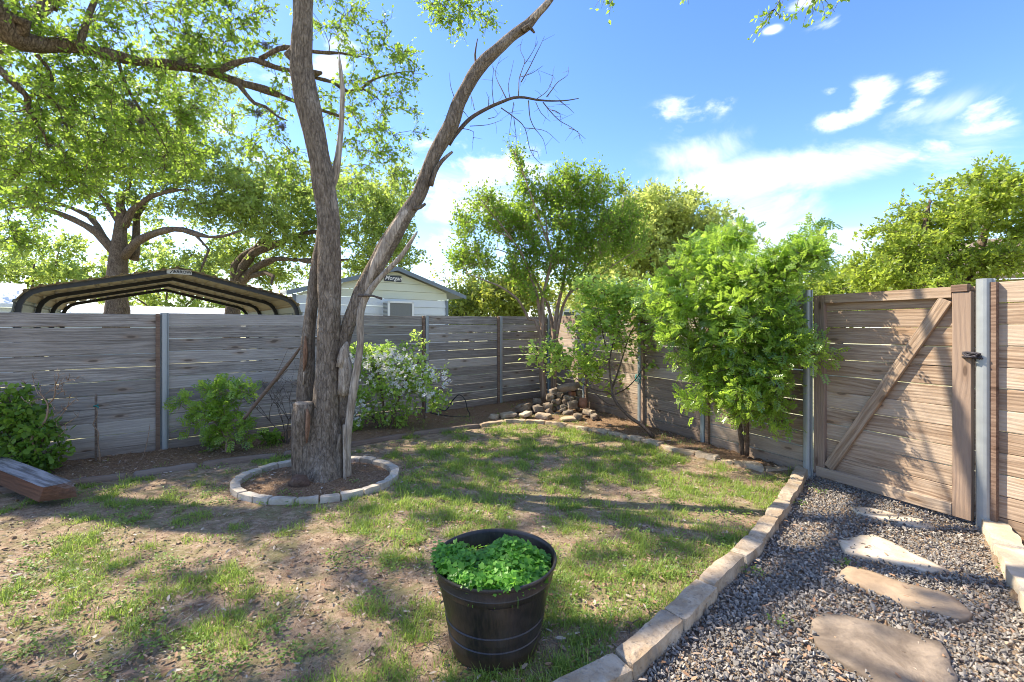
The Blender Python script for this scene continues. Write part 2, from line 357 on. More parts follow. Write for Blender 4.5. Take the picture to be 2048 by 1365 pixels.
M['twigpale'] = bark_mat('pale_twig_bark', (.26, .17, .11), (.42, .30, .21), (.4, .3, .22), 2.0, .3, .4)
M['bark_oak'] = bark_mat('oak_bark', (.10, .07, .05), (.24, .18, .13), (.32, .26, .20), .8, .9, .4)
M['bark_myrtle'] = bark_mat('smooth_myrtle_bark', (.26, .17, .11), (.38, .27, .19), (.42, .33, .26), .5, .2, .5, .1)
M['bark_shrub'] = bark_mat('shrub_bark', (.10, .07, .05), (.20, .14, .10), (.24, .19, .15), 1.5, .5, .4)
M['oak'] = leaf_mat('oak_leaf', (.06, .125, .02), (.24, .34, .05), (.46, .66, .08), .50)
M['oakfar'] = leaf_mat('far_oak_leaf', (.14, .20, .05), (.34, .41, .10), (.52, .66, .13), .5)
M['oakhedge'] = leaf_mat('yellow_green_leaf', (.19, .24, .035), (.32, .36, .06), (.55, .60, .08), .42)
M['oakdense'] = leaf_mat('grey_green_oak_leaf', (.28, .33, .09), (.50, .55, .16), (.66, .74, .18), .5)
M['oakright'] = leaf_mat('bright_oak_leaf', (.12, .185, .03), (.30, .37, .055), (.56, .68, .08), .48)
M['myrtle'] = leaf_mat('myrtle_leaf', (.05, .12, .02), (.20, .32, .045), (.48, .68, .07), .5)
M['laurel'] = leaf_mat('laurel_leaf', (.045, .12, .02), (.32, .44, .07), (.60, .86, .10), .42, .25, .7)
M['redbud'] = leaf_mat('redbud_leaf', (.20, .34, .06), (.42, .56, .13), (.64, .84, .16), .5)
M['shrub'] = leaf_mat('shrub_leaf', (.06, .14, .025), (.20, .32, .045), (.40, .60, .06), .42)
M['clover'] = leaf_mat('clover_leaf', (.045, .15, .02), (.20, .44, .06), (.38, .74, .08), .42, .45)
M['grass'] = leaf_mat('grass_blade', (.085, .17, .03), (.36, .44, .09), (.52, .70, .12), .4)
M['weed'] = leaf_mat('weed_leaf', (.07, .14, .025), (.25, .36, .07), (.40, .58, .10), .35, .5)
M['petal'] = leaf_mat('white_petal', (.70, .68, .60), (.88, .86, .80), (.75, .72, .64), .3)
M['moss'] = leaf_mat('ball_moss', (.10, .09, .07), (.2, .18, .15), (.1, .09, .07), .2)
def litter_mat():
    m, nt, out = nmat('dry_leaf'); b = NB(nt); t = b.attr('tone')
    cr = b.n('ShaderNodeValToRGB'); nt.links.new(t, cr.inputs[0]); e = cr.color_ramp.elements
    e[0].color = (.09, .05, .028, 1); e[1].color = (.46, .41, .34, 1); x = e.new(.35); x.color = (.32, .18, .10, 1); x = e.new(.6); x.color = (.33, .25, .18, 1)
    b.bsdf(out, cr.outputs[0], .7, spec=.3); return m
M['litter'] = litter_mat()
M['clod'] = stone_mat('dry_soil_clod', (.16, .10, .06), (.42, .31, .21), (.26, .18, .12), 14, .5, (.1, .07, .05), .3)
def gravel_mat():
    m, nt, out = nmat('gravel_pebble'); b = NB(nt); t = b.attr('tone')
    cr = b.n('ShaderNodeValToRGB'); nt.links.new(t, cr.inputs[0]); e = cr.color_ramp.elements
    e[0].color = (.08, .072, .062, 1); e[1].color = (.55, .47, .36, 1)
    for p, c in ((.35, (.175, .155, .13)), (.62, (.33, .29, .24)), (.80, (.46, .41, .34)), (.87, (.28, .15, .08)), (.94, (.42, .28, .15))):
        x = e.new(p); x.color = (*c, 1)
    n = b.noise(b.obj(), 120, 3); b.bsdf(out, b.mix(b.math('MULTIPLY', n, .4), cr.outputs[0], (.2, .19, .18)), .75, spec=.35); return m
M['gravel'] = gravel_mat()
M['curb'] = stone_mat('limestone_block', (.33, .235, .145), (.52, .43, .32), (.20, .18, .155), 7, 1.0, (.10, .085, .07), .75)
M['ring'] = stone_mat('pale_limestone', (.40, .34, .26), (.56, .50, .41), (.32, .29, .25), 8, .7, (.2, .17, .14), .4)
M['curbpale'] = stone_mat('cream_limestone', (.44, .36, .25), (.56, .48, .37), (.38, .29, .19), 6, .6, (.35, .28, .2), .3)
M['flag'] = stone_mat('brown_flagstone', (.13, .10, .075), (.31, .245, .18), (.10, .09, .08), 4.5, 1.0, (.13, .10, .08), .5)
M['flagtan'] = stone_mat('tan_flagstone', (.29, .205, .13), (.44, .33, .22), (.19, .16, .13), 4, .6, (.2, .13, .08), .5)
M['flagwhite'] = stone_mat('pale_flagstone', (.48, .37, .25), (.66, .57, .44), (.50, .36, .22), 4, .6, (.34, .23, .14), .5)
M['rock'] = stone_mat('river_rock', (.12, .09, .065), (.30, .25, .19), (.24, .15, .085), 9, 1.0, (.09, .08, .07), .5)
M['rockred'] = stone_mat('red_rock', (.26, .12, .075), (.38, .20, .13), (.22, .12, .09), 9, .6, (.14, .08, .06), .4)
M['soil'] = stone_mat('dark_potting_soil', (.09, .055, .04), (.16, .10, .07), (.2, .15, .11), 30, 1.0, (.3, .25, .2), .3)
M['rope'] = plain('dark_rope', (.035, .03, .035), .6, 0, .4, .4, 60, .4)
M['teal'] = plain('teal_twine', (.01, .22, .22), .6, 0, .3, .3, 60)
M['hose'] = plain('black_hose', (.02, .02, .02), .5, 0, .4)
M['white'] = plain('white_siding_metal', (.62, .66, .68), .55, 0, .4, .07, 1.5)
M['creamw'] = plain('algae_tinted_siding', (.60, .62, .49), .6, 0, .3, .08, 1.5)
M['trim'] = plain('slate_trim', (.16, .20, .24), .55, 0, .4, .1)
M['acwhite'] = plain('white_plastic', (.72, .74, .74), .45)
M['acgrill'] = plain('grey_coil', (.17, .18, .18), .6, .2, .4, .3, 30)
M['black'] = plain('black_steel', (.012, .012, .014), .45, 0, .5)
M['tan'] = plain('tan_roof_metal', (.40, .31, .20), .55, .1, .4, .12, 3)
M['grey'] = plain('grey_roof_metal', (.40, .43, .42), .5, .3, .4, .12, 3)
M['signplate'] = plain('pale_sign_plate', (.50, .50, .48), .5)
M['signdark'] = plain('dark_sign_plate', (.03, .035, .05), .4)
M['letter'] = plain('white_lettering', (.8, .8, .8), .5, var=.02)
M['letterd'] = plain('black_lettering', (.02, .02, .02), .5, var=.02)
M['beige'] = plain('beige_siding', (.58, .49, .34), .7, 0, .3, .08, 1.0)
M['roofdk'] = plain('brown_shingle', (.20, .15, .12), .9, 0, .2, .3, 12)
M['glass'] = plain('window_glass', (.06, .08, .10), .1, 0, .6)
def pot_mat():
    m, nt, out = nmat('black_barrel_plastic'); b = NB(nt); o = b.obj()
    v = b.noise(b.scale(o, (1, 1, .03)), 90, 4, .6); n = b.noise(o, 5, 5, .6); sp = b.noise(o, 60, 3, .7)
    col = b.mix(b.ramp(v, .35, .7), (.012, .011, .012), (.035, .026, .022)); col = b.mix(b.math('MULTIPLY', b.ramp(n, .45, .7), .5), col, (.05, .045, .045))
    col = b.mix(b.math('MULTIPLY', b.ramp(sp, .70, .78), .5), col, (.25, .2, .16))
    geo = b.n('ShaderNodeNewGeometry'); sg = b.n('ShaderNodeSeparateXYZ'); nt.links.new(geo.outputs['Position'], sg.inputs[0])
    col = b.mix(b.math('MULTIPLY', b.math('SUBTRACT', 1.0, b.ramp(b.math('ADD', sg.outputs[2], b.math('MULTIPLY', n, -.06)), -.02, .07)), .6), col, (.14, .085, .05))
    b.bsdf(out, col, b.math('ADD', b.math('MULTIPLY', n, .25), .28), b.bump(v, .25, .004), spec=.5); return m
M['pot'] = pot_mat()
# ------------------------------------------------------------------ layout lines
def FL(x): d = 9997.0 / (2125 - x); return np.array([(x - 1024) / F * d, d])
def FR(x): d = 4550.0 / (x - 630); return np.array([(x - 1024) / F * d, d])
def seg(a, b): 
    v = np.array(b) - np.array(a); l = np.linalg.norm(v); return l, v / l, math.atan2(v[1], v[0])
def xy(v): return np.array([v[0], v[1]])
curbL = [(1596, 922), (1578, 955), (1552, 995), (1527, 1025), (1493, 1069), (1459, 1099), (1395, 1152), (1327, 1216), (1227, 1301), (1085, 1368)]
curbL = [xy(G(x, y, .085)) for x, y in curbL]; curbL += [np.array([-.22, 1.50]), np.array([-.62, 1.25])]
curbR = [xy(G(x, y, .10)) for x, y in [(1954, 1021), (1985, 1078), (2037, 1171)]]
v = curbR[2] - curbR[1]; curbR += [curbR[2] + v * .62, curbR[2] + v * 1.25, curbR[2] + v * 2.0]
edgeR = [xy(G(x, y, .05)) for x, y in [(1588, 936), (1530, 937), (1466, 925), (1432, 917), (1388, 906), (1345, 899), (1318, 888), (1282, 880), (1252, 872), (1215, 862), (1175, 857), (1130, 850), (1088, 845), (1050, 843), (1010, 842), (962, 848)]]
edgeL = [xy(G(x, y, .04)) for x, y in [(962, 848), (820, 866), (690, 888), (560, 906), (400, 926), (262, 946), (132, 962), (-160, 990)]]
RC = np.array([-1.90, 4.47]); RR = np.array([.78, .66])

def in_poly(px, py, poly):
    poly = np.array(poly); c = np.zeros(np.shape(px), bool); j = len(poly) - 1
    for i in range(len(poly)):
        xi, yi = poly[i]; xj, yj = poly[j]
        c ^= ((yi > py) != (yj > py)) & (px < (xj - xi) * (py - yi) / (yj - yi + 1e-12) + xi); j = i
    return c
yard = [FL(-400), FL(1100), FR(1171), FR(1618), FR(2048), np.array([3.9, 2.6]), np.array([5.0, .2]), np.array([5, -4.5]), np.array([-7.5, -4.5])]
gate_a, gate_b = FR(1622), FR(1975)
gn = np.array([.918, .397])
gravelp = curbL[::1] + [np.array([-.8, .8]), np.array([-.8, -4]), np.array([5, -4]), np.array([3.2, .6])] + curbR[::-1] + [gate_b + gn * 1.0, gate_a + gn * 1.0]
lawnp = edgeL[::-1] + edgeR[::-1][1:] + curbL[1:] + [np.array([-.9, .9]), np.array([-1.2, -4]), np.array([-8, -4])]
def ring_d(x, y): return np.hypot((x - RC[0]) / RR[0], (y - RC[1]) / RR[1])

def ground_h(x, y):
    q = Vector((x * .8, y * .8, 3.1)); q2 = Vector((x * 5, y * 5, 1.7)); q3 = Vector((x * 16, y * 16, 9.7))
    h = mnoise.noise(q) * .022 + mnoise.noise(q2) * .009
    if -8 < x < 6 and y < 12: h += mnoise.noise(q3) * .004
    r = math.hypot((x - RC[0]) / RR[0], (y - RC[1]) / RR[1])
    if r < 1: h += .05 * (1 - r) 
    return h
def build_ground():
    def axis(lo, hi, step, far):
        a = list(np.arange(lo, hi, step)); s = step; v = a[-1]; up = []
        while v < far: s *= 1.35; v += s; up.append(v)
        s = step; v = lo; dn = []
        while v > -far: s *= 1.35; v -= s; dn.append(v)
        return np.array(dn[::-1] + a + up)
    X = axis(-7.5, 5.0, .065, 600); Y = axis(.8, 10.5, .065, 600)
    gx, gy = np.meshgrid(X, Y, indexing='ij'); fx, fy = gx.ravel(), gy.ravel()
    H = np.array([ground_h(a, b_) if (abs(a) < 40 and -20 < b_ < 40) else 0.0 for a, b_ in zip(fx, fy)])
    inside = in_poly(fx, fy, yard); gr = in_poly(fx, fy, gravelp); lw = in_poly(fx, fy, lawnp); rg = ring_d(fx, fy) < .95
    H = np.where(gr, H * .3 - .012, H)
    bed = inside & ~gr & ~lw
    H = H + np.where(bed, .03, 0); H = np.where(~inside & ~gr, H * .2 - .06, H)
    nx, ny = gx.shape; i, j = np.meshgrid(np.arange(nx - 1), np.arange(ny - 1), indexing='ij'); i = i.ravel(); j = j.ravel()
    f = np.stack([i * ny + j, (i + 1) * ny + j, (i + 1) * ny + j + 1, i * ny + j + 1], 1)
    me = mesh_np('ground', np.stack([fx, fy, H], 1), [f], None, True, {'gravel': gr.astype(float), 'outside': (~inside & ~gr).astype(float), 'bed': (bed | rg).astype(float)})
    m, nt, out = nmat('yard_soil'); b = NB(nt); geo = b.n('ShaderNodeNewGeometry').outputs['Position']
    n1 = b.noise(geo, 1.4, 6, .6); n2 = b.noise(geo, 9, 6, .65, .4); n3 = b.noise(geo, 60, 5, .7); n4 = b.noise(geo, 230, 3, .7)
    soil = b.mix(b.ramp(n2, .3, .7), (.22, .145, .09), (.44, .325, .22)); soil = b.mix(b.math('MULTIPLY', b.ramp(n1, .45, .7), .5), soil, (.27, .19, .125))
    n5 = b.noise(geo, 17, 7, .78, .6)
    soil = b.mix(b.math('MULTIPLY', b.ramp(n5, .48, .60), .62), soil, (.13, .085, .05)); soil = b.mix(b.math('MULTIPLY', b.ramp(n3, .5, .66), .6), soil, (.13, .085, .05)); soil = b.mix(b.math('MULTIPLY', b.ramp(n4, .52, .68), .6), soil, (.58, .47, .34))
    green = b.mix(b.ramp(n3, .3, .7), (.08, .11, .03), (.17, .19, .06))
    soil = b.mix(b.math('MULTIPLY', b.ramp(b.noise(geo, 3.4, 8, .75), .46, .58), .50), soil, green)
    bedc = b.mix(b.ramp(n3, .35, .7), (.12, .07, .04), (.34, .23, .14))
    grav = b.mix(b.ramp(n3, .3, .7), (.14, .11, .085), (.34, .25, .17))
    outc = b.mix(b.ramp(n2, .35, .65), (.26, .27, .12), (.42, .38, .26))
    c = b.mix(b.attr('bed'), soil, bedc); c = b.mix(b.attr('gravel'), c, grav); c = b.mix(b.attr('outside'), c, outc)
    b.bsdf(out, c, .95, b.bump(b.math('ADD', b.math('MULTIPLY', n3, .8), b.math('MULTIPLY', n4, .5)), .9, .012), spec=.1)
    me.materials.append(m); o = mkobj('ground', me); tag(o, kind='structure', label='bare reddish soil of the yard running out under the fences')
build_ground()

# ------------------------------------------------------------------ blocks, rocks
def block(corn, nu=5, nv=3, nw=3, amp=.006, seed=0, rnd=7.0, freq=9.0):
    """corn[8]: bottom 00 10 11 01, top 00 10 11 01 (u along, v across) -> rounded rough stone"""
    corn = np.array(corn, float)
    def tri(u, v_, w):
        lo = (1 - u) * (1 - v_) * corn[0] + u * (1 - v_) * corn[1] + u * v_ * corn[2] + (1 - u) * v_ * corn[3]
        hi = (1 - u) * (1 - v_) * corn[4] + u * (1 - v_) * corn[5] + u * v_ * corn[6] + (1 - u) * v_ * corn[7]
        return lo * (1 - w) + hi * w
    idx = {}; V = []; Fc = []
    def vid(i, j, k):
        if (i, j, k) not in idx:
            p = np.array([2 * i / nu - 1, 2 * j / nv - 1, 2 * k / nw - 1]); a = np.abs(p)
            s = (a ** rnd).sum() ** (1 / rnd); q = p / s * max(a) if s > 0 else p
            X = tri(*(q * .5 + .5)); n = Vector(X * freq) + Vector((seed * 7.3, 0, 0))
            X = X + np.array(mnoise.noise_vector(n)) * amp + np.array(mnoise.noise_vector(n * 2.7)) * amp * .45
            idx[(i, j, k)] = len(V); V.append(X)
        return idx[(i, j, k)]
    for i in range(nu):
        for j in range(nv):
            Fc.append([vid(i, j, 0), vid(i, j + 1, 0), vid(i + 1, j + 1, 0), vid(i + 1, j, 0)]); Fc.append([vid(i, j, nw), vid(i + 1, j, nw), vid(i + 1, j + 1, nw), vid(i, j + 1, nw)])
    for i in range(nu):
        for k in range(nw):
            Fc.append([vid(i, 0, k), vid(i + 1, 0, k), vid(i + 1, 0, k + 1), vid(i, 0, k + 1)]); Fc.append([vid(i, nv, k), vid(i, nv, k + 1), vid(i + 1, nv, k + 1), vid(i + 1, nv, k)])
    for j in range(nv):
        for k in range(nw):
            Fc.append([vid(0, j, k), vid(0, j, k + 1), vid(0, j + 1, k + 1), vid(0, j + 1, k)]); Fc.append([vid(nu, j, k), vid(nu, j + 1, k), vid(nu, j + 1, k + 1), vid(nu, j, k + 1)])
    return V, Fc
def block_obj(name, corn, mat, parent, **kw):
    V, Fc = block(corn, **kw); V = np.array(V); c = V.mean(0)
    me = mesh_np(name, V - c, [Fc], mat, True); me.set_sharp_from_angle(angle=R(32)); pl = parent_loc(parent) if parent is not None else Vector((0, 0, 0))
    return mkobj(name, me, parent, Vector(c) - pl)
def row_of_stones(parent, line, width, z0, z1, mat, rs, side=1, amp=.006, gap=.006, nu=6, zj=.012, mats=None):
    """stones between consecutive points; side=+1 puts the width on the right of the walking direction"""
    for i in range(len(line) - 1):
        a, b_ = line[i], line[i + 1]; l, t, _ = seg(a, b_)
        def nrm(k):
            k0 = max(0, k - 1); k1 = min(len(line) - 1, k + 1); tt = line[k1] - line[k0]; tt = tt / np.linalg.norm(tt); return np.array([tt[1], -tt[0]]) * side
        na, nb = nrm(i), nrm(i + 1); g = min(gap, l * .1); a2 = a + t * g; b2 = b_ - t * g
        wa = width * rs.uniform(.9, 1.1); wb = width * rs.uniform(.9, 1.1); h = z1 + rs.uniform(-zj, zj); h2 = h + rs.uniform(-zj, zj) * .5
        c = [(*a2, z0), (*b2, z0), (*(b2 + nb * wb), z0), (*(a2 + na * wa), z0), (*a2, h), (*b2, h2), (*(b2 + nb * wb), h2 - .006), (*(a2 + na * wa), h - .006)]
        block_obj('stone', c, (rs.choice(mats) if mats else mat), parent, nu=max(4, min(12, int(l / .035))), nv=4, nw=4, amp=amp, seed=rs.random() * 50, rnd=16)
rs = random.Random(5)
e = empty('stone_curb', (*curbL[5], 0), 'long curving row of limestone blocks between the grass and the gravel path', 'curb')
row_of_stones(e, curbL, .105, -.06, .082, M['curb'], rs, side=-1, amp=.009, gap=.002, zj=.006)
e = empty('stone_curb', (*curbR[1], 0), 'short row of cream limestone blocks along the right side of the gravel by the gate post', 'curb')
row_of_stones(e, curbR, .15, -.06, .10, M['curbpale'], rs, side=-1, amp=.016)
e = empty('bed_edging', (*edgeR[5], 0), 'low line of rough tan stones edging the planted bed along the right fence', 'edging')
row_of_stones(e, edgeR, .11, -.04, .055, M['curb'], rs, side=1, amp=.016, zj=.018)
e = empty('tree_ring', (*RC, 0), 'oval ring of pale limestone edging blocks round the bare grey tree', 'edging')
ringn = 25; rp = []
for i in range(ringn + 1):
    a = 2 * math.pi * (i + (rs.uniform(-.18, .18) if 0 < i < ringn else 0)) / ringn; rp.append(RC + RR * np.array([math.cos(a), math.sin(a)]))
row_of_stones(e, rp, .085, -.04, .06, M['ring'], rs, side=-1, amp=.006, gap=.004, zj=.005)
e = empty('timber_edging', (*edgeL[3], 0), 'thin weathered landscape timbers laid end to end in front of the left fence bed', 'edging')
for i in range(len(edgeL) - 1):
    a, b_ = edgeL[i], edgeL[i + 1]; l, t, ang = seg(a, b_)
    V, Fc = block([(0.01, 0, -.05), (l - .01, 0, -.05), (l - .01, .08, -.05), (.01, .08, -.05), (.01, 0, .055), (l - .01, 0, .06), (l - .01, .08, .06), (.01, .08, .055)], nu=16, nv=2, nw=2, amp=.007, seed=i, rnd=9, freq=7)
    me = mesh_np('timber', V, [Fc], M['timber'], True); mkobj('timber', me, e, Vector((*a, 0)) - e.location, ang)

# ------------------------------------------------------------------ fences
def board_mesh(l, h, th, rng, seg_=10):
    n = max(2, int(l / .16)); V = []; 
    top = rng.normal(0, .0012, n + 1).cumsum() * .5; top -= np.linspace(top[0], top[-1], n + 1); bot = rng.normal(0, .0012, n + 1).cumsum() * .5; bot -= np.linspace(bot[0], bot[-1], n + 1)
    bow = np.sin(np.linspace(0, np.pi, n + 1)) * rng.uniform(-.006, .006); e = .0045
    for i, x in enumerate(np.linspace(0, l, n + 1)):
        z0, z1 = bot[i], h + top[i]; y0, y1 = -th / 2 + bow[i], th / 2 + bow[i]
        for (y, z) in ((y0 + e, z0), (y0, z0 + e), (y0, z1 - e), (y0 + e, z1), (y1 - e, z1), (y1, z1 - e), (y1, z0 + e), (y1 - e, z0)): V.append((x, y, z))
    f = []
    for i in range(n):
        for k in range(8): a = i * 8; f.append([a + k, a + 8 + k, a + 8 + (k + 1) % 8, a + (k + 1) % 8])
    c = []
    for base, flip in ((0, 1), (n * 8, 0)):
        for q in ([0, 1, 2, 3], [0, 3, 4, 7], [4, 5, 6, 7]):
            c.append([base + k for k in (q if flip else q[::-1])])
    return mesh_np('board', V, [f, c], None, False)
def post_mesh(h, mat, w=.042, dep=.042):
    prof = [(-w, -.004), (-w * .78, -.006), (-w * .72, -dep * .75)]
    prof += [(-w * .62 + w * .1, -dep * .98), (-w * .2, -dep * 1.05), (w * .2, -dep * 1.05), (w * .52, -dep * .98)]
    prof += [(w * .72, -dep * .75), (w * .78, -.006), (w, -.004), (w, .004), (-w, .004)]
    n = len(prof); V = [(x, y, z) for z in (0, h) for x, y in prof]; f = [[k, (k + 1) % n, n + (k + 1) % n, n + k] for k in range(n)]
    top = [[n + 0, n + 1, n + 8, n + 9], [n + 0, n + 9, n + 10, n + 11], [n + 1, n + 2, n + 7, n + 8], [n + 2, n + 3, n + 6, n + 7], [n + 3, n + 4, n + 5, n + 6]]
    me = mesh_np('post', V, [f, top], mat, False); return me
def fence_bay(par, a, b_, top, pitch, mat, rng, gap=(.003, .010), zmin=-.03, th=.030, yoff=0.0, trim=.0, zoff=0.0):
    l, t, ang = seg(a, b_); nrm = np.array([-t[1], t[0]]); z = top; k = 0; skew = rng.uniform(-.004, .004)
    while z > zmin + .03:
        g = rng.uniform(*gap); h = pitch * rng.uniform(.985, 1.01) - g
        if z - h < zmin: h = max(.03, z - zmin)
        me = board_mesh(l - .012 - trim, h, th, rng); me.materials.append(mat)
        p = a + t * .006 + nrm * (yoff + rng.uniform(-.002, .002)); o = mkobj('board', me, par, Vector((*p, z - h)) - par.location, ang)
        o.rotation_euler = (0, rng.uniform(-.0012, .0012), ang); z -= h + g; k += 1
rng = np.random.default_rng(11)
LP = [-1100, -400, 325, 637, 848, 996, 1100]; LT = [1.64, 1.64, 1.665, 1.68, 1.695, 1.71, 1.725]
e = empty('board_fence', (*FL(325), 0), 'long weathered grey fence of horizontal boards with steel posts behind the bare tree', 'fence')
lt = seg(FL(0), FL(1000))
for i in range(len(LP) - 1):
    fence_bay(e, FL(LP[i]), FL(LP[i + 1]), (LT[i] + LT[i + 1]) / 2 + .0, .156, M['fence'], rng, (.003, .008) if i < 4 else (.006, .012))
pm = post_mesh(1.80, M['galv'])
for i, x in enumerate(LP[:-1]):
    p = FL(x + 4); mkobj('post', pm, e, Vector((*(p - np.array([-lt[1][1], lt[1][0]]) * .012), LT[i] - 1.79)) - e.location, lt[2])
    if x in (325, 848, 996):
        mb = MB(); mb.box((0, 0, 0), (.02, .02, .87)); me = mb.mesh('nailing_strip', M['frame'], False); q = p - lt[1] * .066 - np.array([-lt[1][1], lt[1][0]]) * .034
        mkobj('nailing_strip', me, e, Vector((*q, LT[i] - .872)) - e.location, lt[2])
e = empty('board_fence', (*FR(1410), 0), 'taller board fence from the rock pile corner to the gate, behind the big shrub', 'fence')
rt = seg(FR(1171), FR(1618)); rn = np.array([-rt[1][1], rt[1][0]])
RP = [1100, 1171, 1283, 1410, 1618]; RTp = [1.725, 1.86, 1.85, 1.84]
for i in range(4): fence_bay(e, FR(RP[i]), FR(RP[i + 1]), RTp[i], .156, M['fence_r'], rng, (.005, .013) if i in (0, 3) else (.003, .009))
for i, x in enumerate(RP):
    p = FR(x) - rn * .012; top = 1.76 if i == 0 else 1.875
    mkobj('post', post_mesh(2.0, M['galvd'] if i < 4 else M['galv'], .044, .046), e, Vector((*p, top - 2.0)) - e.location, rt[2])
    if 0 < i < 5:
        mb = MB(); mb.box((0, 0, 0), (.024, .02, .95)); me = mb.mesh('nailing_strip', M['frame'], False); q = p + rt[1] * .075 - rn * .022
        if i < 4: mkobj('nailing_strip', me, e, Vector((*q, .9)) - e.location, rt[2])
e = empty('board_fence', (*FR(2060), 0), 'short sunlit end of board fence standing right of the gate at the photo edge', 'fence')
pa = FR(1990); pb = pa + rt[1] * 1.75
fence_bay(e, pa, pb, 1.83, .156, M['gate'], rng, (.002, .006), yoff=.012)
p = FR(1972) - rn * .005
mkobj('post', post_mesh(2.0, M['galv'], .052, .06), e, Vector((*p, 1.86 - 2.0)) - e.location, rt[2])
mb = MB(); mb.box((0, 0, 0), (.022, .022, .92)); mkobj('nailing_strip', mb.mesh('nailing_strip', M['frame'], False), e, Vector((*(FR(1990) - rn * .025), .91)) - e.location, rt[2])

# gate
ga, gb = FR(1632), FR(1953); gl, gt_, gang = seg(ga, gb)
e = empty('garden_gate', (*ga, 0), 'closed wooden gate of horizontal boards with a diagonal brace beside the gravel path', 'gate')
def gbox(name, u0, u1, z0, z1, y0, y1, mat, shear=0.0, n=8):
    """box in gate coordinates: u along, y<0 towards the yard"""
    mb = MB(); c = np.array([(u0 + u1) / 2, (y0 + y1) / 2, (z0 + z1) / 2]); h = np.array([(u1 - u0) / 2, (y1 - y0) / 2, (z1 - z0) / 2]); mb.box((0, 0, 0), h)
    me = mb.mesh(name, mat, False); bm = bmesh.new(); bm.from_mesh(me); bmesh.ops.bevel(bm, geom=bm.edges[:], offset=.003, segments=1, affect='EDGES'); bm.to_mesh(me); bm.free()
    p = ga + gt_ * c[0] + np.array([-gt_[1], gt_[0]]) * c[1]; return mkobj(name, me, e, Vector((*p, c[2])) - e.location, gang)
def stile(name, u0, u1, z0, z1, y0, y1, mat):
    """vertical member with its grain (local x) upright"""
    mb = MB(); h = np.array([(z1 - z0) / 2, (y1 - y0) / 2, (u1 - u0) / 2]); mb.box((0, 0, 0), h); me = mb.mesh(name, mat, False)
    bm = bmesh.new(); bm.from_mesh(me); bmesh.ops.bevel(bm, geom=bm.edges[:], offset=.003, segments=1, affect='EDGES'); bm.to_mesh(me); bm.free()
    p = ga + gt_ * (u0 + u1) / 2 + np.array([-gt_[1], gt_[0]]) * (y0 + y1) / 2; o = mkobj(name, me, e, Vector((*p, (z0 + z1) / 2)) - e.location)
    o.rotation_euler = (Matrix.Rotation(gang, 3, 'Z') @ Matrix.Rotation(R(-90), 3, 'Y')).to_euler(); return o
GT = 1.815; GB = .065
z = GT - .005
while z > GB + .04:
    g = rng.uniform(.002, .008); h = .156 - g; h = min(h, z - GB)
    me = board_mesh(gl - .02, h, .02, rng); me.materials.append(M['gate']); p = ga + gt_ * .01 + np.array([-gt_[1], gt_[0]]) * .012
    mkobj('board', me, e, Vector((*p, z - h)) - e.location, gang); z -= h + g
stile('stile', .0, .105, GB, GT - .002, -.04, .0, M['frame']); stile('stile', gl - .125, gl - .012, GB - .03, GT - .045, -.046, .0, M['frame'])
gbox('rail', .108, gl - .13, GT - .085, GT, -.042, .0, M['gate']); gbox('rail', .03, gl - .128, GB - .03, GB + .065, -.050, .0, M['gate']); gbox('rail', gl - .13, gl - .03, GT - .043, GT + .012, -.055, .005, M['frame'])
u0, z0, u1, z1 = .135, GB + .07, gl - .165, GT - .088
L_ = math.hypot(u1 - u0, z1 - z0); mb = MB(); w = .045; ca = math.atan2(z1 - z0, u1 - u0)
V = []
for y in (-.040, -.002):
    for s_, (du, dz) in ((0, (0, 0)), (1, (0, 0))):
        pass
mb.box((0, 0, 0), (L_ / 2 - .01, .019, w)); me = mb.mesh('brace', M['gate'], False)
bm = bmesh.new(); bm.from_mesh(me); bmesh.ops.bevel(bm, geom=bm.edges[:], offset=.003, segments=1, affect='EDGES'); bm.to_mesh(me); bm.free()
p = ga + gt_ * (u0 + u1) / 2 - np.array([-gt_[1], gt_[0]]) * .021
o = mkobj('brace', me, e, Vector((*p, (z0 + z1) / 2)) - e.location); o.rotation_euler = (Matrix.Rotation(gang, 3, 'Z') @ Matrix.Rotation(-ca, 3, 'Y')).to_euler()
# rope latch
mb = MB(); rl = random.Random(3)
cpt = np.array([*(ga + gt_ * (gl + .0) - np.array([-gt_[1], gt_[0]]) * .06), 1.285])
for k in range(9):
    pts = [cpt + np.array([rl.uniform(-.05, .05) * gt_[0], rl.uniform(-.05, .05) * gt_[1], 0]) * 1.4 + np.array([rl.uniform(-.02, .02), rl.uniform(-.02, .02), rl.uniform(-.03, .03)]) for _ in range(4)]
    tube(mb, pts, [.008] * 4, sides=6, step=.02, seed=k)
tube(mb, [cpt + np.array([.01, 0, 0]), cpt + np.array([.03, -.01, -.06]), cpt + np.array([.03, -.02, -.15])], [.008, .007, .004], 6, .02)
o = mb.obj('rope_latch', M['rope'], None, loc=cpt); tag(o, 'dark knotted rope tied round the gate stile as a latch', 'rope')

